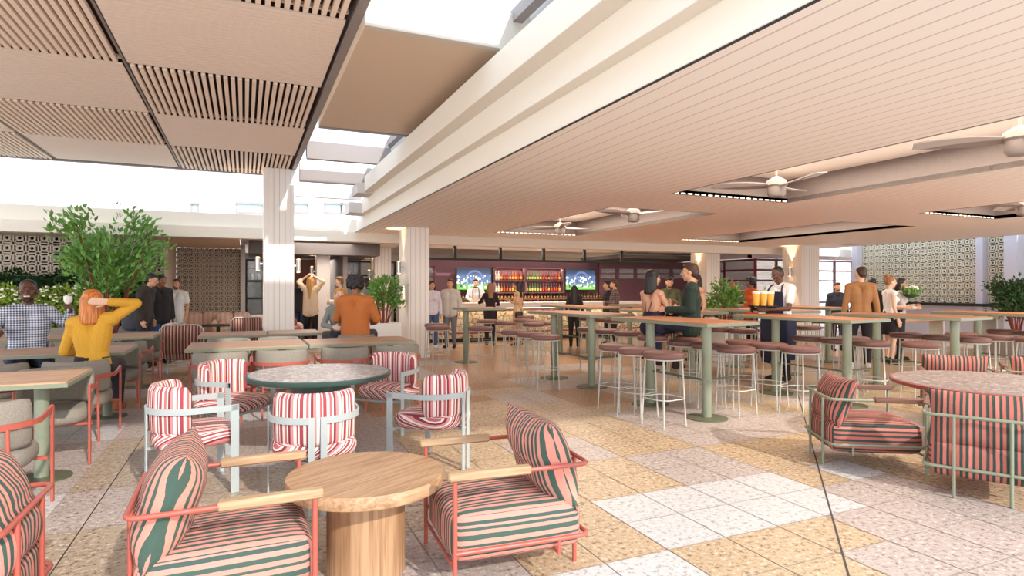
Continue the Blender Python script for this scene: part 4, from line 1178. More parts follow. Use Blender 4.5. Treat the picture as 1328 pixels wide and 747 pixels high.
# ================================================================== PLANTS
def leaf_cloud(mb, pts, size, rr, droop=.3):
    """pts: list of (point, outward direction)"""
    for p, o in pts:
        d = Vector((o[0]+rr.uniform(-.8, .8), o[1]+rr.uniform(-.8, .8), o[2]+rr.uniform(-.6, .8)-droop*.3)).normalized()
        s = d.cross(Vector((rr.uniform(-1, 1), rr.uniform(-1, 1), rr.uniform(-1, 1)))).normalized()
        nrm = d.cross(s); L = size*rr.uniform(.7, 1.3); w = L*.24
        p = Vector(p); a = p; b = p+d*L*.45+s*w+nrm*w*.3; c = p+d*L; e = p+d*L*.45-s*w+nrm*w*.3; mid = p+d*L*.5
        mb.add([a, b, c, e, mid], [(0, 4, 1), (1, 4, 2), (2, 4, 3), (3, 4, 0)])
def make_tree(name, label, loc, h, rad, nst, nleaf, lsize, cz=.62, grp=None, mleaf='leaf', seed=1, potz=0.0, twig=True):
    rr = random.Random(seed); t = thing(name, label, 'tree' if name == 'tree' else 'plant', loc, 0, grp)
    st = MB(); tips = []
    for k in range(nst):
        a = 2*PI*k/nst+rr.uniform(-.4, .4); r1 = rad*rr.uniform(.3, .9); z1 = potz+(h-potz)*rr.uniform(.55, .92)
        p0 = Vector((.05*math.cos(a), .05*math.sin(a), potz)); p3 = Vector((r1*math.cos(a), r1*math.sin(a), z1))
        pm = p0.lerp(p3, .45)+Vector((rr.uniform(-.05, .05), rr.uniform(-.05, .05), .1))*(h*.3)
        pts = [p0.lerp(pm, i/4).lerp(pm.lerp(p3, i/4), i/4) for i in range(5)]
        for i in range(4): st.seg(pts[i], .022*h/3*(1-i*.18)+.003, pts[i+1], .022*h/3*(1-(i+1)*.18)+.003, 6)
        for q in range(5):
            b0 = pts[2].lerp(pts[4], rr.random()); dd = Vector((rr.uniform(-1, 1), rr.uniform(-1, 1), rr.uniform(0, .9))).normalized()
            b1 = b0+dd*rad*rr.uniform(.35, .6); st.seg(b0, .007*h/3+.001, b1, .003, 5); tips.append((b0, b1))
        tips.append((pts[2], pts[4]))
    st.build('trunk', 'bark', t, True)
    lf = MB(); P = []
    for k in range(nleaf):
        b0, b1 = rr.choice(tips); f = rr.random()
        p = b0.lerp(b1, f)+Vector((rr.gauss(0, 1), rr.gauss(0, 1), rr.gauss(0, 1)))*rad*.13
        if p.z > h: p.z = h-rr.random()*.1
        P.append((p, Vector((p.x, p.y, (p.z-potz)*.4)).normalized()))
    leaf_cloud(lf, P, lsize, rr); lf.build('foliage', mleaf, t)
    return t
def planter(loc, w, d, h, label, mat='planter', rz=0, name='planter'):
    t = thing(name, label, 'planter', loc, rz)
    m = MB(); th = .03
    m.box(-w/2, w/2, -d/2, -d/2+th, 0, h, .006); m.box(-w/2, w/2, d/2-th, d/2, 0, h, .006); m.box(-w/2, -w/2+th, -d/2+th, d/2-th, 0, h); m.box(w/2-th, w/2, -d/2+th, d/2-th, 0, h)
    m.build('box', mat, t)
    m = MB(); m.box(-w/2+th, w/2-th, -d/2+th, d/2-th, 0.01, h-.04); m.build('soil', 'soil', t)
    return t
def hedge(label, x0, x1, y0, y1, z0, z1, n, size, mat, seed, cat='hedge', bumps=4):
    rr = random.Random(seed); t = thing('hedge', label, cat, ((x0+x1)/2, (y0+y1)/2, 0)); cx, cy = (x0+x1)/2, (y0+y1)/2
    lf = MB(); P = []
    for k in range(n):
        x = rr.uniform(x0, x1); top = z1-.18*abs(math.sin((x-x0)/(x1-x0)*PI*bumps))-.08*rr.random()
        z = z0+(top-z0)*rr.random()**.8; dy = rr.random()**2
        y = y0+(y1-y0)*(dy if rr.random() < .8 else rr.random())
        P.append((Vector((x-cx, y-cy, z)), Vector((0, -1, .5))))
    leaf_cloud(lf, P, size, rr); lf.build('foliage', mat, t)
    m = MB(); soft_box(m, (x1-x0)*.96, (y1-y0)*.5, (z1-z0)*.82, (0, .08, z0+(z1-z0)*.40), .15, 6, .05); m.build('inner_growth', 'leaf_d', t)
    m = MB()
    for k in range(6): m.seg((-(x1-x0)/2*.9+(x1-x0)*.9*k/5, 0, max(0, z0-.1)), .02, (-(x1-x0)/2*.9+(x1-x0)*.9*k/5, 0, z0+.4), .012, 6)
    m.build('stems', 'bark', t)
    return t
planter((-5.1, 14.95, 0), 7.6, .9, .72, 'long grey planter under the hedge along the breeze block wall')
hedge('dark clipped hedge rising behind the flowering hedge along the breeze block wall', -8.8, -1.9, 15.1, 15.35, .68, 1.95, 9000, .10, 'leaf_d', 3, bumps=9)
hedge('yellow-green flowering hedge behind the seated man in the checked shirt', -8.8, -2.4, 14.6, 14.95, .68, 1.62, 11000, .10, 'leaf_y', 4, bumps=7)
fl_ = MB(); rr = random.Random(9)
fw = thing('flower_cluster', 'small cream flowers dotted over the yellow-green hedge', 'flowers', (-5.6, 14.55, 0)); 
for k in range(500):
    x = rr.uniform(-3.1, 3.1); z = rr.uniform(.8, 1.55); fl_.ell((x, rr.uniform(-.06, .04), z), (.028, .02, .02), None, 6)
o = fl_.build('blossoms', 'foam', fw); o['kind'] = 'stuff'
tx, ty = at(143, 11.6)
make_tree('tree', 'green multi-stem tree with red trunks in front of the breeze block wall', (tx, ty, 0), 3.12, .86, 9, 3300, .12, grp=None, seed=5, potz=.5)
planter((tx, ty, 0), 1.0, 1.0, .6, 'grey square planter holding the red-stemmed tree')
# clipped shrub in a crazy-stone planter beyond the recess
x, y = at(324, 18.6)
planter((x, y, 0), .95, .5, .62, 'crazy-paved stone planter between the breeze recess and the canopy column', 'stone')
hedge('tall dark clipped shrub in the crazy-paved planter', x-.42, x+.42, y-.2, y+.2, .6, 1.85, 3600, .07, 'leaf_d', 6, 'shrub', 1)
x, y = at(498, 12.6)
planter((x, y, 0), .62, .5, .78, 'white planter box left of the aisle column', 'white')
make_tree('shrub', 'loose green shrub in the white planter left of the aisle column', (x, y, 0), 1.78, .34, 9, 1500, .075, seed=8, potz=.72)
x, y = at(940, 12.6)
planter((x, y, 0), .6, .6, .7, 'white planter box behind the bar tables, right of the bar', 'white')
make_tree('shrub', 'bright green shrub behind the bar tables beside the woman in orange', (x, y, 0), 1.68, .40, 8, 1100, .085, seed=11, potz=.66)
x, y = at(1004, 15.4)
planter((x, y, 0), .5, .5, .7, 'white planter partly hidden behind the waiter', 'white')
make_tree('shrub', 'small shrub mostly hidden behind the waiter', (x, y, 0), 1.65, .26, 7, 700, .07, seed=12, potz=.66)
x, y = at(1318, 13.4)
planter((x, y, 0), .9, .6, .5, 'dark planter at the far right below the shrub', 'tray')
make_tree('shrub', 'dark green shrub at the right edge in front of the louvres', (x, y, 0), 1.82, .52, 12, 3600, .085, seed=13, potz=.4, mleaf='leaf_d')
# low raised planter line by the courtyard
t = thing('bench', 'low timber bench along the courtyard opening at the right', 'bench', (*at(1215, 13.5), 0), 0)
m = MB(); m.box(-2.2, 2.2, -.2, .2, .78, .84, .01); m.build('seat', 'tabwood', t)
for s in (-2, 0, 2):
    m = MB(); m.box(s-.03, s+.03, -.15, .15, 0, .78); m.build('leg', 'stoolleg', t)

# ================================================================== PEOPLE
SK = {'dark': (98, 62, 46), 'brown': (140, 92, 66), 'tan': (206, 156, 124), 'fair': (232, 188, 160)}
for k, v in SK.items(): M['skin_'+k] = plain('skin_'+k, v, .5, 0, .04)
HR = {'black': (28, 22, 22), 'brown': (72, 46, 32), 'blonde': (206, 150, 84), 'ginger': (206, 120, 48), 'dkblonde': (160, 112, 66)}
for k, v in HR.items(): M['hair_'+k] = wood('hair_'+k, tuple(min(255, int(c*1.12)) for c in v), tuple(int(c*.66) for c in v), 'Z', 1.6)
def cloth(rgb):
    k = 'cloth_%d_%d_%d' % rgb
    if k not in M: M[k] = plain(k, rgb, .85, 0, .06, 60, .2)
    return k
def checks(name, a, b, sc=.02):
    k = NT(name); g = k.n('ShaderNodeTexCoord'); s = k.n('ShaderNodeSeparateXYZ'); k.l(g.outputs['Object'], s.inputs[0])
    fs = [k.math('GREATER_THAN', k.math('FRACT', k.math('ADD', k.math('DIVIDE', s.outputs[ax], sc), 100)), .5) for ax in 'XZ']
    f = k.math('MULTIPLY', k.math('ADD', fs[0], fs[1]), .5)
    k.l(k.mix(f, srgb(*a), srgb(*b)), k.b.inputs['Base Color']); k.b.inputs['Roughness'].default_value = .85; return k.m
M['gingham'] = checks('gingham_shirt', (226, 230, 240), (52, 60, 92), .024)
M['darkcheck'] = checks('dark_check_shirt', (128, 106, 102), (46, 38, 40), .05)
M['satin'] = plain('champagne_satin', (206, 168, 128), .35, 0, .15, 12)
M['eyewhite'] = plain('eye_white', (196, 188, 182), .3)
M['lip'] = plain('lips', (170, 84, 78), .5)
BAKE = []
def vox(o, v, sm=2):
    r = o.modifiers.new('r', 'REMESH'); r.mode = 'VOXEL'; r.voxel_size = v; r.use_smooth_shade = True
    s = o.modifiers.new('s', 'SMOOTH'); s.iterations = sm; s.factor = .5
    BAKE.append(o)
V = Vector
STD = dict(P=(0, 0, .95), C=(0, 0, 1.27), N=(0, -.01, 1.46), H=(0, .02, 1.615),
           sl=(-.175, -.01, 1.395), sr=(.175, -.01, 1.395), el=(-.225, -.03, 1.13), er=(.225, -.03, 1.13), wl=(-.22, .05, .88), wr=(.22, .05, .88),
           hl=(-.09, 0, .92), hr=(.09, 0, .92), kl=(-.10, .02, .5), kr=(.10, .02, .5), al=(-.10, -.02, .09), ar=(.10, -.02, .09), tl=(-.12, .13, .04), tr=(.12, .13, .04))
def sitting(seat=.45, z=0.0):
    d = seat+.10-.95
    s = {k: (v[0], v[1], v[2]+d) for k, v in STD.items() if k[0] in 'PCNHsewh'}
    s['kl'] = (-.12, .42, seat+.08); s['kr'] = (.12, .42, seat+.08)
    s['al'] = (-.12, .40, seat+.08-.41); s['ar'] = (.12, .40, seat+.08-.41); s['tl'] = (-.13, .55, seat-.38); s['tr'] = (.13, .55, seat-.38)
    s['wl'] = (-.18, .25, seat+.30); s['wr'] = (.18, .25, seat+.30); s['el'] = (-.235, -.02, 1.13+d); s['er'] = (.235, -.02, 1.13+d)
    return s
def hand(mb, W, E, side, s=1.0, curl=.5, nrm=None, inf=0):
    """palm, four unequal bent fingers and a thumb leaving the side of the palm"""
    W = V(W); E = V(E); d = (W-E).normalized()
    n = V(nrm) if nrm is not None else V((-side, 0, 0))          # palm normal
    n = (n-d*n.dot(d)).normalized(); a = d.cross(n).normalized()*side   # towards the thumb
    if a.dot(V((0, 1, 0))) < 0 and nrm is None: a = -a
    pal = W+d*.085*s
    for k in range(4):
        q = (k-1.5)*.019*s
        mb.seg(W+a*(-q*.5), .017*s, pal-a*q, .013*s, 8)
        b = pal-a*q; L = (.042, .047, .043, .034)[k]*s
        d1 = (d*math.cos(curl*.7)+n*math.sin(curl*.7)); d2 = (d*math.cos(curl*1.6)+n*math.sin(curl*1.6))
        p1 = b+d1*L; p2 = p1+d2*L*.8
        mb.seg(b, .0098*s, p1, .0088*s, 8); mb.seg(p1, .0088*s, p2, .0072*s, 8)
    b = W+d*.03*s+a*.02*s; p1 = b+(d*.6+a*.7+n*.3).normalized()*.042*s; p2 = p1+(d*.8+a*.2+n*.5).normalized()*.032*s
    mb.seg(b, .014*s, p1, .0105*s, 8); mb.seg(p1, .0105*s, p2, .0088*s, 8)
def person(label, loc, rz, s=1.0, pose=None, skin='fair', hair=('short', 'brown'), top=None, sleeve='long', bottom=None, skirt=None, female=False,
           look=0.0, tilt=0.0, v=.011, shoes=(40, 34, 32), loose=.0, apron=None, name='person', curl=.5, hn=None, beard=None, dress=False, jacket=None, smile=False, group=None, shorts=False):
    J = {k: V(q) for k, q in STD.items()}
    if pose:
        for k, q in pose.items(): J[k] = V(q)
    if female:
        for k in ('sl', 'sr'): J[k].x *= .88
    if isinstance(loc, tuple) and len(loc) == 2: loc = (loc[0], loc[1], 0)
    t = thing(name, label, 'person', loc, rz, group); t.scale = (s, s, s)
    ax = (J['sr']-J['sl']).normalized(); hx = (J['hr']-J['hl']).normalized()
    up = (J['N']-J['P']).normalized()
    W = .86 if female else 1.0
    def torso(m, e=0.0):
        for sg in (-1, 1):
            m.seg(J['P']+hx*sg*.055-up*.02, .105+e, J['P'].lerp(J['C'], .5)+ax*sg*.05*W, .088*W+e, 12)
            m.seg(J['P'].lerp(J['C'], .5)+ax*sg*.05*W, .088*W+e, J['C']+ax*sg*.075*W, .10*W+e, 12)
            m.seg(J['C']+ax*sg*.075*W, .10*W+e, (J['sl'] if sg < 0 else J['sr'])*.55+J['N']*.45-up*.05, .07+e, 12)
            m.seg((J['sl'] if sg < 0 else J['sr']), .056+e, J['N']-up*.02, .05+e*.8, 10)
        if female:
            f = ax.cross(up)*-1
            for sg in (-1, 1): m.ell(J['C']+ax*sg*.07+f*-.0+up.cross(ax)*.075+up*.0, (.055+e, .055+e, .055+e))
    def arm(m, sd, e=0.0, f=1.0):
        S, E_, W_ = J['s'+sd], J['e'+sd], J['w'+sd]; fw = .86 if female else 1.0
        if f > .5:
            m.seg(S, .050*fw+e, E_, .038*fw+e, 10); W2 = E_.lerp(W_, min(1, (f-.5)*2)); m.seg(E_, .038*fw+e, W2, (.038*fw*(1-(f-.5)*2)+.026*(f-.5)*2)+e, 10)
        else: m.seg(S, .050*fw+e, S.lerp(E_, f*2), .043*fw+e*1.3, 10)
    def leg(m, sd, e=0.0, f=1.0):
        Hh, K, A = J['h'+sd], J['k'+sd], J['a'+sd]
        m.seg(Hh, .092+e, K, .056+e, 10)
        if f > .5: m.seg(K, .056+e, K.lerp(A, (f-.5)*2), .036+(1-(f-.5)*2)*.012+e, 10); m.ell(K.lerp(A, .3)+V((0, -.012, 0)), (.055+e, .055+e, .1)) if f > .8 else None
    HM = Matrix.Translation(J['H']) @ Matrix.Rotation(look, 4, 'Z') @ Matrix.Rotation(tilt, 4, 'X')
    m = MB(); torso(m, -.004)
    m.seg(J['N']-up*.03, .055*(.9 if female else 1), J['H']+HM.to_3x3() @ V((0, -.02, -.05)), .05*(.9 if female else 1), 10)
    m.ell((0, -.012, .03), (.074, .093, .088), HM, 16); m.ell((0, .018, -.035), (.060, .068, .075), HM, 14); m.ell((0, .045, -.085), (.032, .032, .026), HM, 10)
    m.seg(HM @ V((0, .082, .012)), .010, HM @ V((0, .105, -.022)), .014, 8); m.seg(HM @ V((-.03, .078, .03)), .012, HM @ V((.03, .078, .03)), .012, 8)
    m.seg(HM @ V((-.018, .082, -.055)), .010, HM @ V((.018, .082, -.055)), .010, 8)
    for sg in (-1, 1):
        m.ell((sg*.076, -.012, -.01), (.010, .020, .030), HM, 8); m.ell((sg*.038, .055, -.012), (.026, .024, .022), HM, 8)
    for sd in 'lr':
        arm(m, sd); leg(m, sd)
        A, Tt = J['a'+sd], J['t'+sd]; m.seg(A+V((0, -.02, -.03)), .036, Tt, .026, 8); m.seg(J['a'+sd].lerp(J['k'+sd], .1), .037, A+V((0, 0, -.02)), .036, 8)
        hand(m, J['w'+sd], J['e'+sd], -1 if sd == 'l' else 1, 1.0, curl, hn.get(sd) if hn else None)
    body = m.build('body', 'skin_'+skin, t); vox(body, v)
    # eyes, mouth
    for sg in (-1, 1):
        m = MB(); m.ell((sg*.031, .0765, .006), (.0105, .008, .0062), HM, 10); e = m.build('eye', 'eyewhite', t, True)
        m = MB(); m.ell((sg*.031, .0835, .006), (.0058, .004, .0062), HM, 8); m.build('iris', 'black', e, True)
        m = MB(); m.seg(HM @ V((sg*.018, .088, .036)), .0042, HM @ V((sg*.046, .078, .036)), .0032, 6); m.build('eyebrow', 'hair_'+hair[1], t, True)
    m = MB(); m.seg(HM @ V((-.020, .0895, -.052)), .0062, HM @ V((0, .0945, -.056)), .0072, 8); m.seg(HM @ V((0, .0945, -.056)), .0072, HM @ V((.020, .0895, -.052)), .0062, 8); m.build('lips', 'lip', t, True)
    if smile:
        m = MB(); m.seg(HM @ V((-.020, .094, -.050)), .0058, HM @ V((.020, .094, -.050)), .0058, 8); m.build('teeth', 'foam', t, True)
    # hair
    st, hc = hair; m = MB()
    if st in ('short', 'fade'):
        k = 0 if st == 'short' else -.003
        m.ell((0, -.026, .048), (.081+k, .094+k, .082+k), HM, 16); m.ell((0, -.055, .0), (.072+k, .06, .075), HM, 12)
        m.ell((0, -.035, .022), (.0785+k/2, .078, .062), HM, 14)
        if st == 'short': m.ell((0, .04, .092), (.06, .045, .034), HM, 10)
    elif st == 'curly':
        for q in range(38):
            a = q*2.4; z = -.03+.15*q/38; r = .095*math.sqrt(max(.05, 1-((z-.04)/.13)**2)); m.ell((r*math.cos(a), -.03+r*math.sin(a)*(.9), z), (.036, .036, .036), HM, 8)
        m.ell((0, -.035, .05), (.09, .095, .09), HM, 12)
    elif st == 'bun':
        m.ell((0, -.026, .045), (.083, .097, .085), HM, 16); m.ell((0, -.06, .0), (.07, .055, .07), HM, 12); m.ell((0, -.075, .125), (.05, .05, .045), HM, 12)
    else:
        m.ell((0, -.024, .045), (.087, .10, .086), HM, 16); m.ell((0, .045, .095), (.05, .04, .03), HM, 8)
        L = {'bob': .17, 'long': .36, 'mid': .26}[st]
        for q in range(9):
            a = PI*1.0*(q/8)+PI; x = .072*math.cos(a)*1.08; y = -.03+.075*math.sin(a)
            top_ = HM @ V((x*.9, y*.9, .02)); low = HM @ V((x*(1.12 if st == 'bob' else 1.0), y*(1.1), -.03-(L if q in (2, 3, 4, 5, 6) else L*.85)))
            m.seg(top_, .034, low, .026 if st == 'bob' else .020, 8)
    ho = m.build('hair', 'hair_'+hc, t); vox(ho, max(.008, v*.8), 1)
    if beard:
        m = MB(); m.ell((0, .030, -.072), (.052, .050, .042), HM, 12); m.ell((0, .045, -.055), (.046, .030, .03), HM, 10); b = m.build('beard', 'hair_'+beard, t); vox(b, .008, 1)
    if bottom:
        m = MB(); e = .014
        for sg in (-1, 1): m.seg(J['P']+hx*sg*.055-up*.03, .107+e, J['P']+hx*sg*.05+up*.09, .09+e, 12)
        for sd in 'lr': leg(m, sd, e, .66 if shorts else .97)
        o = m.build('shorts' if shorts else 'trousers', bottom if isinstance(bottom, str) else cloth(bottom), t); vox(o, v)
    if skirt:
        col, z_len, flare = skirt; m = MB()
        if J['kl'].z < J['P'].z-.2:
            c0 = J['P']+up*.10; prof = []
            n = 24; zs = [c0.z, J['P'].z, J['P'].z-z_len*.5, J['P'].z-z_len]; ws = [.145*W, .175, .175+flare*.5, .17+flare]; vs = []; fs = []
            for z, w in zip(zs, ws):
                for k in range(n): vs.append((c0.x+w*math.cos(2*PI*k/n), c0.y+w*.78*math.sin(2*PI*k/n), z))
            for i in range(3):
                for k in range(n): fs.append((i*n+k, (i+1)*n+k, (i+1)*n+(k+1) % n, i*n+(k+1) % n))
            fs.append(tuple(range(n))); fs.append(tuple(3*n+k for k in range(n))[::-1]); m.add(vs, fs)
        else:
            for sg in (-1, 1): m.seg(J['P']+hx*sg*.055, .125, J['P']+hx*sg*.05+up*.12, .10, 12)
            for sd in 'lr': m.seg(J['h'+sd], .115, J['h'+sd].lerp(J['k'+sd], .8), .09, 10)
            m.seg(J['hl'].lerp(J['kl'], .8), .07, J['hr'].lerp(J['kr'], .8), .07, 10)
        o = m.build('skirt', col if isinstance(col, str) else cloth(col), t); vox(o, v)
    if top:
        loose *= .6; m = MB(); e = .012+loose; torso(m, e)
        f = {'long': .96, 'short': .32, 'none': 0, 'mid': .62}[sleeve]
        if f:
            for sd in 'lr': arm(m, sd, .011+loose*.8, f)
        else:
            pass
        if loose > .01:
            for sg in (-1, 1): m.seg(J['P']+hx*sg*.07-up*.08, .11+loose, J['C']+ax*sg*.07, .10+loose, 12)
        o = m.build('jacket' if jacket else ('dress_top' if dress else 'shirt'), top if isinstance(top, str) else cloth(top), t); vox(o, v)
    if apron:
        m = MB(); soft_box(m, .30, .03, .40, (0, .135, 1.14), .012, 6, .01); soft_box(m, .42, .04, .68, (0, .15, .62), .015, 6, .02)
        for sg in (-1, 1):
            soft_box(m, .10, .22, .6, (sg*.19, .05, .64), .02, 5, .01); m.tube([(sg*.13, .14, 1.33), (sg*.10, .09, 1.43), (sg*.07, -.02, 1.48)], .012, 6)
        m.build('apron', cloth(apron), t, 'all')
    for sd in 'lr':
        A, Tt = J['a'+sd], J['t'+sd]; m = MB()
        m.seg(A+V((0, -.03, -.035)), .046, Tt+V((0, .01, 0)), .036, 10); m.seg(A+V((0, -.01, .02)), .046, A+V((0, -.015, -.03)), .05, 10)
        o = m.build('shoe', cloth(shoes), t); vox(o, .011, 1)
    return t
def facing(loc, dx, dy): return yaw_to(dx, dy)
VIEW = V((SY, CY)); RIGHT = V((CY, -SY))
def cdir(r, f): q = RIGHT*r+VIEW*f; return yaw_to(q.x, q.y)      # r: to the photo's right, f: away from the camera
arms_folded = dict(el=(-.23, .06, 1.14), er=(.23, .06, 1.14), wl=(.02, .22, 1.16), wr=(-.02, .24, 1.12))
BLK = []
def P_(px, d): 
    q = at(px, d); return q
# --- near, left: man with a wine glass, woman in mustard
s1 = sitting(.46)
mx, my = at(36, 7.9)
s1.update(el=(-.30, .06, .84), er=(.30, .05, .84), wl=(-.27, .30, .83), wr=(.14, .30, .98))
person('seated smiling man in a blue and white checked shirt raising a wine glass', (mx, my, -.10), cdir(.9, -1), 1.27, dict(s1, wl=(-.33, .27, 1.02), el=(-.33, .02, .87), wr=(.28, .28, .83)), 'dark', ('fade', 'black'), 'gingham', 'long', (40, 50, 78), v=.007, look=-.15, beard='black', smile=True, curl=1.0, loose=.012)
def held(o, w, e, r=.10, n=(0, 0, 0)):
    W = V(w); E = V(e); p = W+(W-E).normalized()*r+V(n)
    return Matrix.Translation(o.location) @ Matrix.Rotation(o.rotation_euler[2], 4, 'Z') @ (p*o.scale[0])
man_ = [o for o in COL.objects if o.get('label', '').startswith('seated smiling man')][0]
g = thing('wine_glass', 'white wine glass held up by the man in the checked shirt', 'glass', (0, 0, 0))
g.location = held(man_, (-.33, .27, 1.02), (-.33, .02, .87), .10, (.03, 0, -.06))
m = MB(); m.lathe([(.038, 0), (.04, .004), (.006, .01), (.006, .09), (.03, .11), (.052, .15), (.056, .19), (.045, .23)], 20); m.build('bowl', 'glass', g, True)
m = MB(); m.lathe([(.02, .107), (.044, .14), (.05, .18), (.046, .21)], 20); m.build('wine', 'foam', g, True)
wx, wy = at(120, 6.35)
s2 = sitting(.48)
person('woman in a mustard sweater seen from behind, right hand on her ginger bob', (wx, wy, .04), -.08, 1.06,
       dict(s2, er=(.37, .04, 1.22), wr=(.16, -.10, 1.24), sr=(.19, -.02, 1.07), el=(-.25, .04, .75), wl=(-.16, .24, .72), H=(-.01, .02, 1.24)), 'fair', ('bob', 'ginger'), (216, 160, 50), 'long', (44, 38, 42), female=True, v=.007,
       curl=.15, hn={'r': (0, 1, .1)}, loose=.012, shoes=(150, 84, 50), look=.25)
# --- the group of three by the breeze wall
person('person with a dark jacket and grey shoulder bag leaning forward near the breeze wall', at(187, 11.4), cdir(.7, .1), 1.03, dict(H=(0, .14, 1.6), N=(0, .06, 1.45), C=(0, .02, 1.27), sl=(-.175, .05, 1.42), sr=(.175, .05, 1.42)), 'tan', ('short', 'black'), (52, 46, 40), 'long', (34, 36, 48), loose=.03, jacket=True, tilt=-.25)
b = thing('shoulder_bag', 'dark grey shoulder bag hanging behind the leaning person', 'bag', (*at(172, 11.5), .78), cdir(.7, .3))
m = MB(); soft_box(m, .12, .34, .38, (0, 0, .12), .06, 8, .03); m.build('bag_body', cloth((72, 74, 84)), b, 'all'); m = MB(); m.tube([(0, -.12, .26), (0, 0, .62), (0, .12, .26)], .012, 8); m.build('strap', cloth((60, 60, 68)), b)
person('person with a dark bun, black jacket and blue jeans beside the man in white', at(207, 11.9), cdir(.5, -.35), 1.02, dict(H=(0, .08, 1.6)), 'brown', ('bun', 'black'), (34, 30, 32), 'long', (44, 78, 118), loose=.03, jacket=True, tilt=-.3)
person('bearded man in a white shirt and white trousers by the breeze wall', at(229, 13.4), cdir(.15, -1), .98, dict(er=(.24, -.05, 1.13), wr=(.2, .02, .88)), 'tan', ('short', 'brown'), (232, 228, 224), 'short', (236, 232, 228), beard='brown', loose=.015)
# --- left interior
person('woman with long blonde hair seen from behind, arms raised, beige top and black trousers', at(403, 15.0), cdir(0, 1), 1.02, dict(el=(-.30, .02, 1.62), er=(.30, .02, 1.62), wl=(-.08, .0, 1.76), wr=(.08, .0, 1.76), sl=(-.18, 0, 1.46), sr=(.18, 0, 1.46)), 'fair', ('long', 'blonde'), (214, 190, 160), 'mid', (24, 24, 28), female=True, loose=.025, v=.012)
person('person in a dark jacket and jeans mostly hidden behind the arms-raised woman', at(389, 17.2), cdir(.2, 1), 1.0, None, 'tan', ('short', 'brown'), (46, 44, 48), 'long', (46, 64, 92), loose=.02)
person('woman with cropped blonde hair in a white shirt, turned left by the grey column', at(441, 14.6), cdir(-.9, -.3), 1.02, arms_folded, 'fair', ('short', 'dkblonde'), (238, 236, 236), 'long', (28, 26, 30), female=True, loose=.01)
person('dark haired woman in a grey top holding flowers left of the shrub', at(474, 13.8), cdir(-.8, -.45), 1.0, dict(arms_folded, wr=(.05, .26, 1.2)), 'tan', ('mid', 'black'), (122, 118, 124), 'short', (60, 58, 66), female=True)
f = thing('bouquet', 'small pale bouquet held by the dark haired woman in grey', 'flowers', (*at(468, 13.4), 1.22))
m = MB(); leaf_cloud(m, [(V((R_.uniform(-.1, .1), R_.uniform(-.08, .08), R_.uniform(0, .12))), V((0, 0, 1))) for _ in range(90)], .08, R_); m.build('leaves', 'leaf_y', f)
m = MB(); [m.ell((R_.uniform(-.09, .09), R_.uniform(-.08, .08), .1+R_.uniform(0, .06)), (.022, .022, .02), None, 6) for _ in range(9)]; m.build('blossoms', 'foam', f)
ox, oy = at(461, 9.35)
s3 = sitting(.48); s3.update(el=(-.27, .06, .80), er=(.27, .06, .80), wl=(-.16, .30, .76), wr=(.18, .28, .74))
person('person in a rust orange jacket with curly black hair seen from behind', (ox, oy, .12), cdir(.05, 1), 1.14, s3, 'brown', ('curly', 'black'), (184, 106, 50), 'long', (50, 52, 64), loose=.035, jacket=True, v=.009)
s4 = sitting(.48); s4.update(el=(-.25, .04, .80), er=(.25, .04, .8), wl=(-.05, .25, .9), wr=(.1, .28, .78))
person('blonde woman in grey facing the camera beside the person in rust orange', (1.45, 10.27, .03), cdir(.3, -1), 1.08, s4, 'fair', ('mid', 'blonde'), (134, 138, 134), 'long', (60, 60, 70), female=True, look=-.1, v=.009)
# --- around the bar
person('woman with long black hair, pale blouse and jeans half hidden by the aisle column', at(560, 14.9), cdir(.4, -1), .97, None, 'tan', ('long', 'black'), (214, 208, 220), 'long', (70, 92, 134), female=True, loose=.015, shoes=(230, 226, 222))
person('man in a light grey zip jacket and grey trousers walking left of the bar', at(584, 15.1), cdir(-.15, -1), .99, dict(el=(-.25, 0, 1.15), wl=(-.25, .04, .92)), 'tan', ('short', 'brown'), (196, 190, 184), 'long', (112, 112, 120), loose=.03, jacket=True)
person('bartender in a white shirt with black braces and bow tie behind the bar', (*at(617, 17.75), 0), cdir(.1, -1), 1.02, dict(wl=(-.12, .28, 1.12), wr=(.14, .28, 1.12), el=(-.26, .08, 1.2), er=(.26, .08, 1.2)), 'fair', ('short', 'brown'), (240, 238, 238), 'long', (34, 32, 36), name='bartender', look=.15, tilt=-.2)
bt_ = COL.objects.get('bartender')
m = MB()
for sg in (-1, 1): m.tube([(sg*.08, .135, 1.02), (sg*.09, .145, 1.25), (sg*.09, .10, 1.40), (sg*.07, .0, 1.5)], .012, 6)
m.build('braces', 'black', bt_); m = MB(); m.ell((-.03, .095, 1.49), (.03, .012, .02)); m.ell((.03, .095, 1.49), (.03, .012, .02)); m.build('bow_tie', 'black', bt_)
person('woman with brown hair in a black dress seen from behind, leaning on the bar', at(636, 15.9), cdir(-.15, 1), .94, dict(wl=(-.2, .32, 1.2), el=(-.3, .1, 1.18), wr=(.22, .25, 1.12)), 'fair', ('mid', 'dkblonde'), (40, 30, 36), 'long', (36, 30, 36), skirt=((36, 30, 36), .42, .0), female=True)
person('woman with black hair in a champagne satin dress holding a drink at the bar', at(672, 15.6), cdir(-.7, .3), .96, dict(wl=(-.08, .26, 1.24), el=(-.2, .04, 1.16)), 'tan', ('mid', 'black'), 'satin', 'none', None, skirt=('satin', .72, .03), female=True, dress=True)
b = thing('handbag', 'small black handbag at the hip of the woman in satin', 'bag', (*at(673, 15.25), .82), 0); m = MB(); soft_box(m, .2, .08, .15, (0, 0, 0), .04, 6, .02); m.build('bag_body', 'black', b, 'all'); m = MB(); m.tube([(-.08, 0, .06), (-.02, 0, .3), (.08, 0, .06)], .006, 6); m.build('strap', 'black', b)
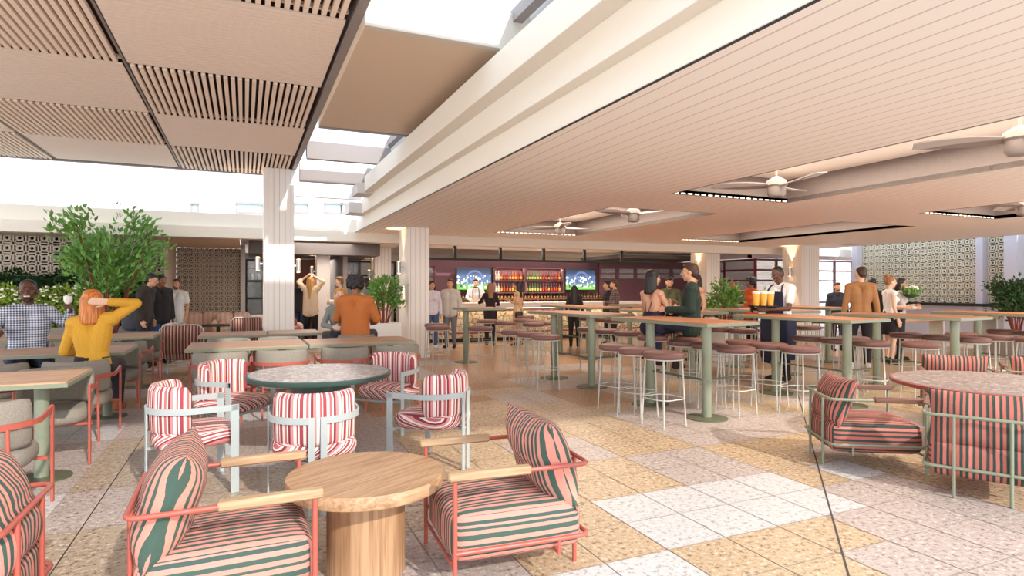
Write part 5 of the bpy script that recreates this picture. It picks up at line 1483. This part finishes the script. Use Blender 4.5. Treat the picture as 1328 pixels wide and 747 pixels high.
person('woman with long dark hair in black at the bar below the right television', at(745, 15.3), cdir(.1, 1), .90, None, 'tan', ('long', 'black'), (26, 24, 28), 'long', (28, 26, 30), female=True)
person('bearded man in a dark checked shirt at the right end of the bar', at(797, 15.2), cdir(-.9, .1), .98, arms_folded, 'tan', ('short', 'brown'), 'darkcheck', 'long', (36, 34, 40), beard='brown', loose=.03)
person('dark haired man standing just behind the man in the checked shirt', at(788, 16.0), cdir(-.9, 0), .97, None, 'tan', ('short', 'black'), (44, 38, 42), 'long', (36, 34, 40), loose=.02)
# --- couple on stools
k1 = sitting(.80); k1 = {k: (q[0], q[1], q[2]-.0) for k, q in k1.items()}
k1.update(al=(-.12, .30, .38), ar=(.14, .34, .36), tl=(-.13, .43, .33), tr=(.15, .47, .31), wl=(-.02, .32, 1.20), el=(-.24, .10, 1.08), wr=(.06, .33, 1.2), er=(.24, .1, 1.08))
person('woman with a black bob and bare back in a navy dress on a stool', (*KEEP[0], 0), cdir(.75, .55), 1.05, k1, 'tan', ('bob', 'black'), None, 'none', None, skirt=((38, 28, 52), .3, 0), female=True, look=-.25, smile=True, v=.008, shoes=(54, 34, 34))
wmn = [o for o in COL.objects if o.get('label', '').startswith('woman with a black bob')][0]
m = MB()
for sg in (-1, 1): m.seg((sg*.05, .0, .95), .118, (sg*.05, .02, 1.06), .104, 12)
for sg in (-1, 1): m.seg((sg*.07, .06, 1.1), .085, (sg*.07, .07, 1.16), .07, 10)
o = m.build('bodice', cloth((38, 28, 52)), wmn); vox(o, .008)
m = MB()
for sg in (-1, 1): m.tube([(sg*.07, .12, 1.2), (sg*.10, .02, 1.305), (sg*.06, -.085, 1.24), (sg*.01, -.118, 1.05)], .005, 6)
m.build('dress_straps', cloth((38, 28, 52)), wmn)
k2 = sitting(.80); k2.update(kl=(-.12, .46, .90), kr=(.13, .48, .86), al=(-.10, .40, .48), ar=(.14, .62, .46), tl=(-.10, .56, .44), tr=(.14, .78, .44), wl=(-.16, .30, 1.08), wr=(.20, .34, .98), er=(.27, .03, 1.10))
person('man in a dark green sweater and navy jeans seated on a bar stool, turned left', (*KEEP[1], 0), cdir(-.85, .35), 1.10, k2, 'tan', ('short', 'brown'), (32, 48, 40), 'long', (34, 40, 62), loose=.02, v=.008, shoes=(48, 28, 26))
g = thing('tumbler', 'small glass held by the bare-backed woman at the bar table', 'glass', held(wmn, (.02, .33, 1.2), (.24, .1, 1.08), .07, (-.02, 0, -.03))); m = MB(); m.lathe([(.03, 0), (.036, .01), (.04, .09)], 16); m.build('cup', 'glass', g, True); m = MB(); m.lathe([(.028, .008), (.034, .06)], 14); m.build('drink', 'foam', g, True)
person('bearded man in an olive shirt facing the camera between the bar couple', at(868, 12.6), cdir(-.1, -1), 1.0, arms_folded, 'tan', ('short', 'black'), (74, 74, 48), 'long', (40, 38, 44), beard='black', loose=.02, tilt=-.3)
person('woman with long dark hair in a sleeveless tan top behind the man in green', at(903, 12.3), cdir(-.8, -.3), 1.03, None, 'tan', ('long', 'black'), (196, 150, 122), 'none', (60, 48, 44), female=True)
person('woman in an orange cardigan and grey top raising one hand near the shrub', at(974, 13.6), cdir(-.85, -.25), 1.0, dict(wr=(.12, .40, 1.60), er=(.24, .24, 1.40)), 'brown', ('curly', 'black'), (206, 92, 44), 'long', (44, 42, 46), female=True, loose=.02)
# --- waiter
wx, wy = at(1012, 9.75)
person('waiter in a white shirt and navy apron carrying a tray of beers', (wx, wy, 0), cdir(-.85, -.45), 1.07, dict(wl=(-.12, .42, 1.09), el=(-.24, .12, 1.10), wr=(.16, .40, 1.09), er=(.25, .10, 1.08), H=(0, .07, 1.60)), 'dark', ('fade', 'black'), (236, 236, 236), 'short', (28, 28, 44), apron=(34, 36, 62), name='waiter', tilt=-.35, v=.008, loose=.01)
tq = V((wx, wy))+(RIGHT*-.40+VIEW*-.26); tx_, ty_ = tq.x, tq.y
tr = thing('serving_tray', 'black round tray carried by the waiter under the beers', 'tray', (tx_, ty_, 1.205)); m = MB(); m.lathe([(.2, 0), (.215, .004), (.22, .022), (.213, .022), (.205, .008)], 36); m.build('tray_dish', 'black', tr, True)
def make_beer():
    t = thing('beer_glass', '', 'glass', (0, 0, 0), 0, 'beers on the waiter tray')
    m = MB(); m.lathe([(.033, 0), (.035, .006), (.047, .16), (.0475, .185), (.045, .185)], 20); m.build('glass_wall', 'glass', t, True)
    m = MB(); m.lathe([(.031, .008), (.0445, .158)], 20); m.build('lager', 'beer', t, True); m = MB(); m.lathe([(.0445, .158), (.046, .178), (.03, .188)], 20); m.build('foam', 'foam', t, True)
    return t
BEER = Kit(make_beer)
for k, (a, b_, lab) in enumerate(((-.115, -.05, 'left glass of lager on the waiter tray'), (-.005, -.07, 'middle glass of lager at the front of the waiter tray'), (.11, -.05, 'right glass of lager on the waiter tray'), (.05, .08, 'glass of lager at the back of the waiter tray'))):
    q = tq+RIGHT*a+VIEW*b_; BEER.put((q.x, q.y, 1.215), 0, lab, 1.25)
# --- right
person('man in a camel jacket and black trousers seen from behind, walking among the stools', at(1116, 11.0), cdir(.35, 1), 1.09, dict(al=(-.16, -.10, .09), tl=(-.18, .05, .04), kl=(-.13, .06, .5), wl=(-.26, .0, .9), wr=(.26, .0, .9)), 'fair', ('fade', 'brown'), (170, 122, 78), 'long', (38, 36, 38), loose=.002, jacket=True, look=.5, shoes=(210, 204, 196))
person('dark haired person in black standing just behind the man in camel', at(1131, 12.6), cdir(.6, .5), .98, None, 'brown', ('short', 'black'), (40, 32, 36), 'long', (120, 60, 60), loose=.02)
person('blonde woman in a white sleeveless top and black skirt near the breeze wall', at(1154, 11.9), cdir(.9, -.1), 1.0, dict(wl=(-.02, .28, 1.12), el=(-.22, .06, 1.14)), 'fair', ('bun', 'dkblonde'), (240, 236, 232), 'none', None, skirt=((34, 30, 34), .36, .02), female=True)
person('dark haired woman holding a bowl of flowers next to the blonde woman in white', at(1167, 12.5), cdir(.8, -.5), .98, dict(wl=(-.05, .27, 1.16), el=(-.22, .08, 1.12), wr=(.1, .27, 1.12), er=(.22, .06, 1.12)), 'tan', ('mid', 'black'), (214, 206, 200), 'long', (44, 40, 44), female=True, loose=.01)
f = thing('flower_bowl', 'bowl of green leaves and yellow-white flowers held by the dark haired woman', 'flowers', (*at(1181, 12.2), 1.30))
m = MB(); m.lathe([(.05, 0), (.12, .04), (.14, .08), (.13, .08)], 20); m.build('bowl', 'leaf_d', f, True)
m = MB(); leaf_cloud(m, [(V((R_.uniform(-.16, .16), R_.uniform(-.12, .12), R_.uniform(.06, .18))), V((0, 0, 1))) for _ in range(160)], .09, R_); m.build('leaves', 'leaf', f)
m = MB(); [m.ell((R_.uniform(-.13, .13), R_.uniform(-.1, .1), .17+R_.uniform(0, .06)), (.03, .03, .026), None, 6) for _ in range(12)]; m.build('blossoms', 'foam', f)
person('bearded man in a dark suit facing the camera before the glass wall', at(1086, 14.4), cdir(-.1, -1), .94, dict(wl=(-.2, .08, .92), wr=(.2, .08, .92)), 'tan', ('short', 'brown'), (40, 42, 54), 'long', (40, 42, 54), beard='brown', loose=.025, jacket=True)

# stools last, keeping clear of standing people
blocked = []
for o in list(COL.objects):
    if o.get('category') == 'person': blocked.append((o.location.x, o.location.y, .42))
place_stools(blocked)
# bake the grown surfaces
bpy.context.view_layer.update()
dg = bpy.context.evaluated_depsgraph_get()
new = [(o, bpy.data.meshes.new_from_object(o.evaluated_get(dg))) for o in BAKE]
for o, me in new:
    nm = o.name; o.modifiers.clear(); o.data = me; me.name = nm
    me.polygons.foreach_set('use_smooth', [True]*len(me.polygons))
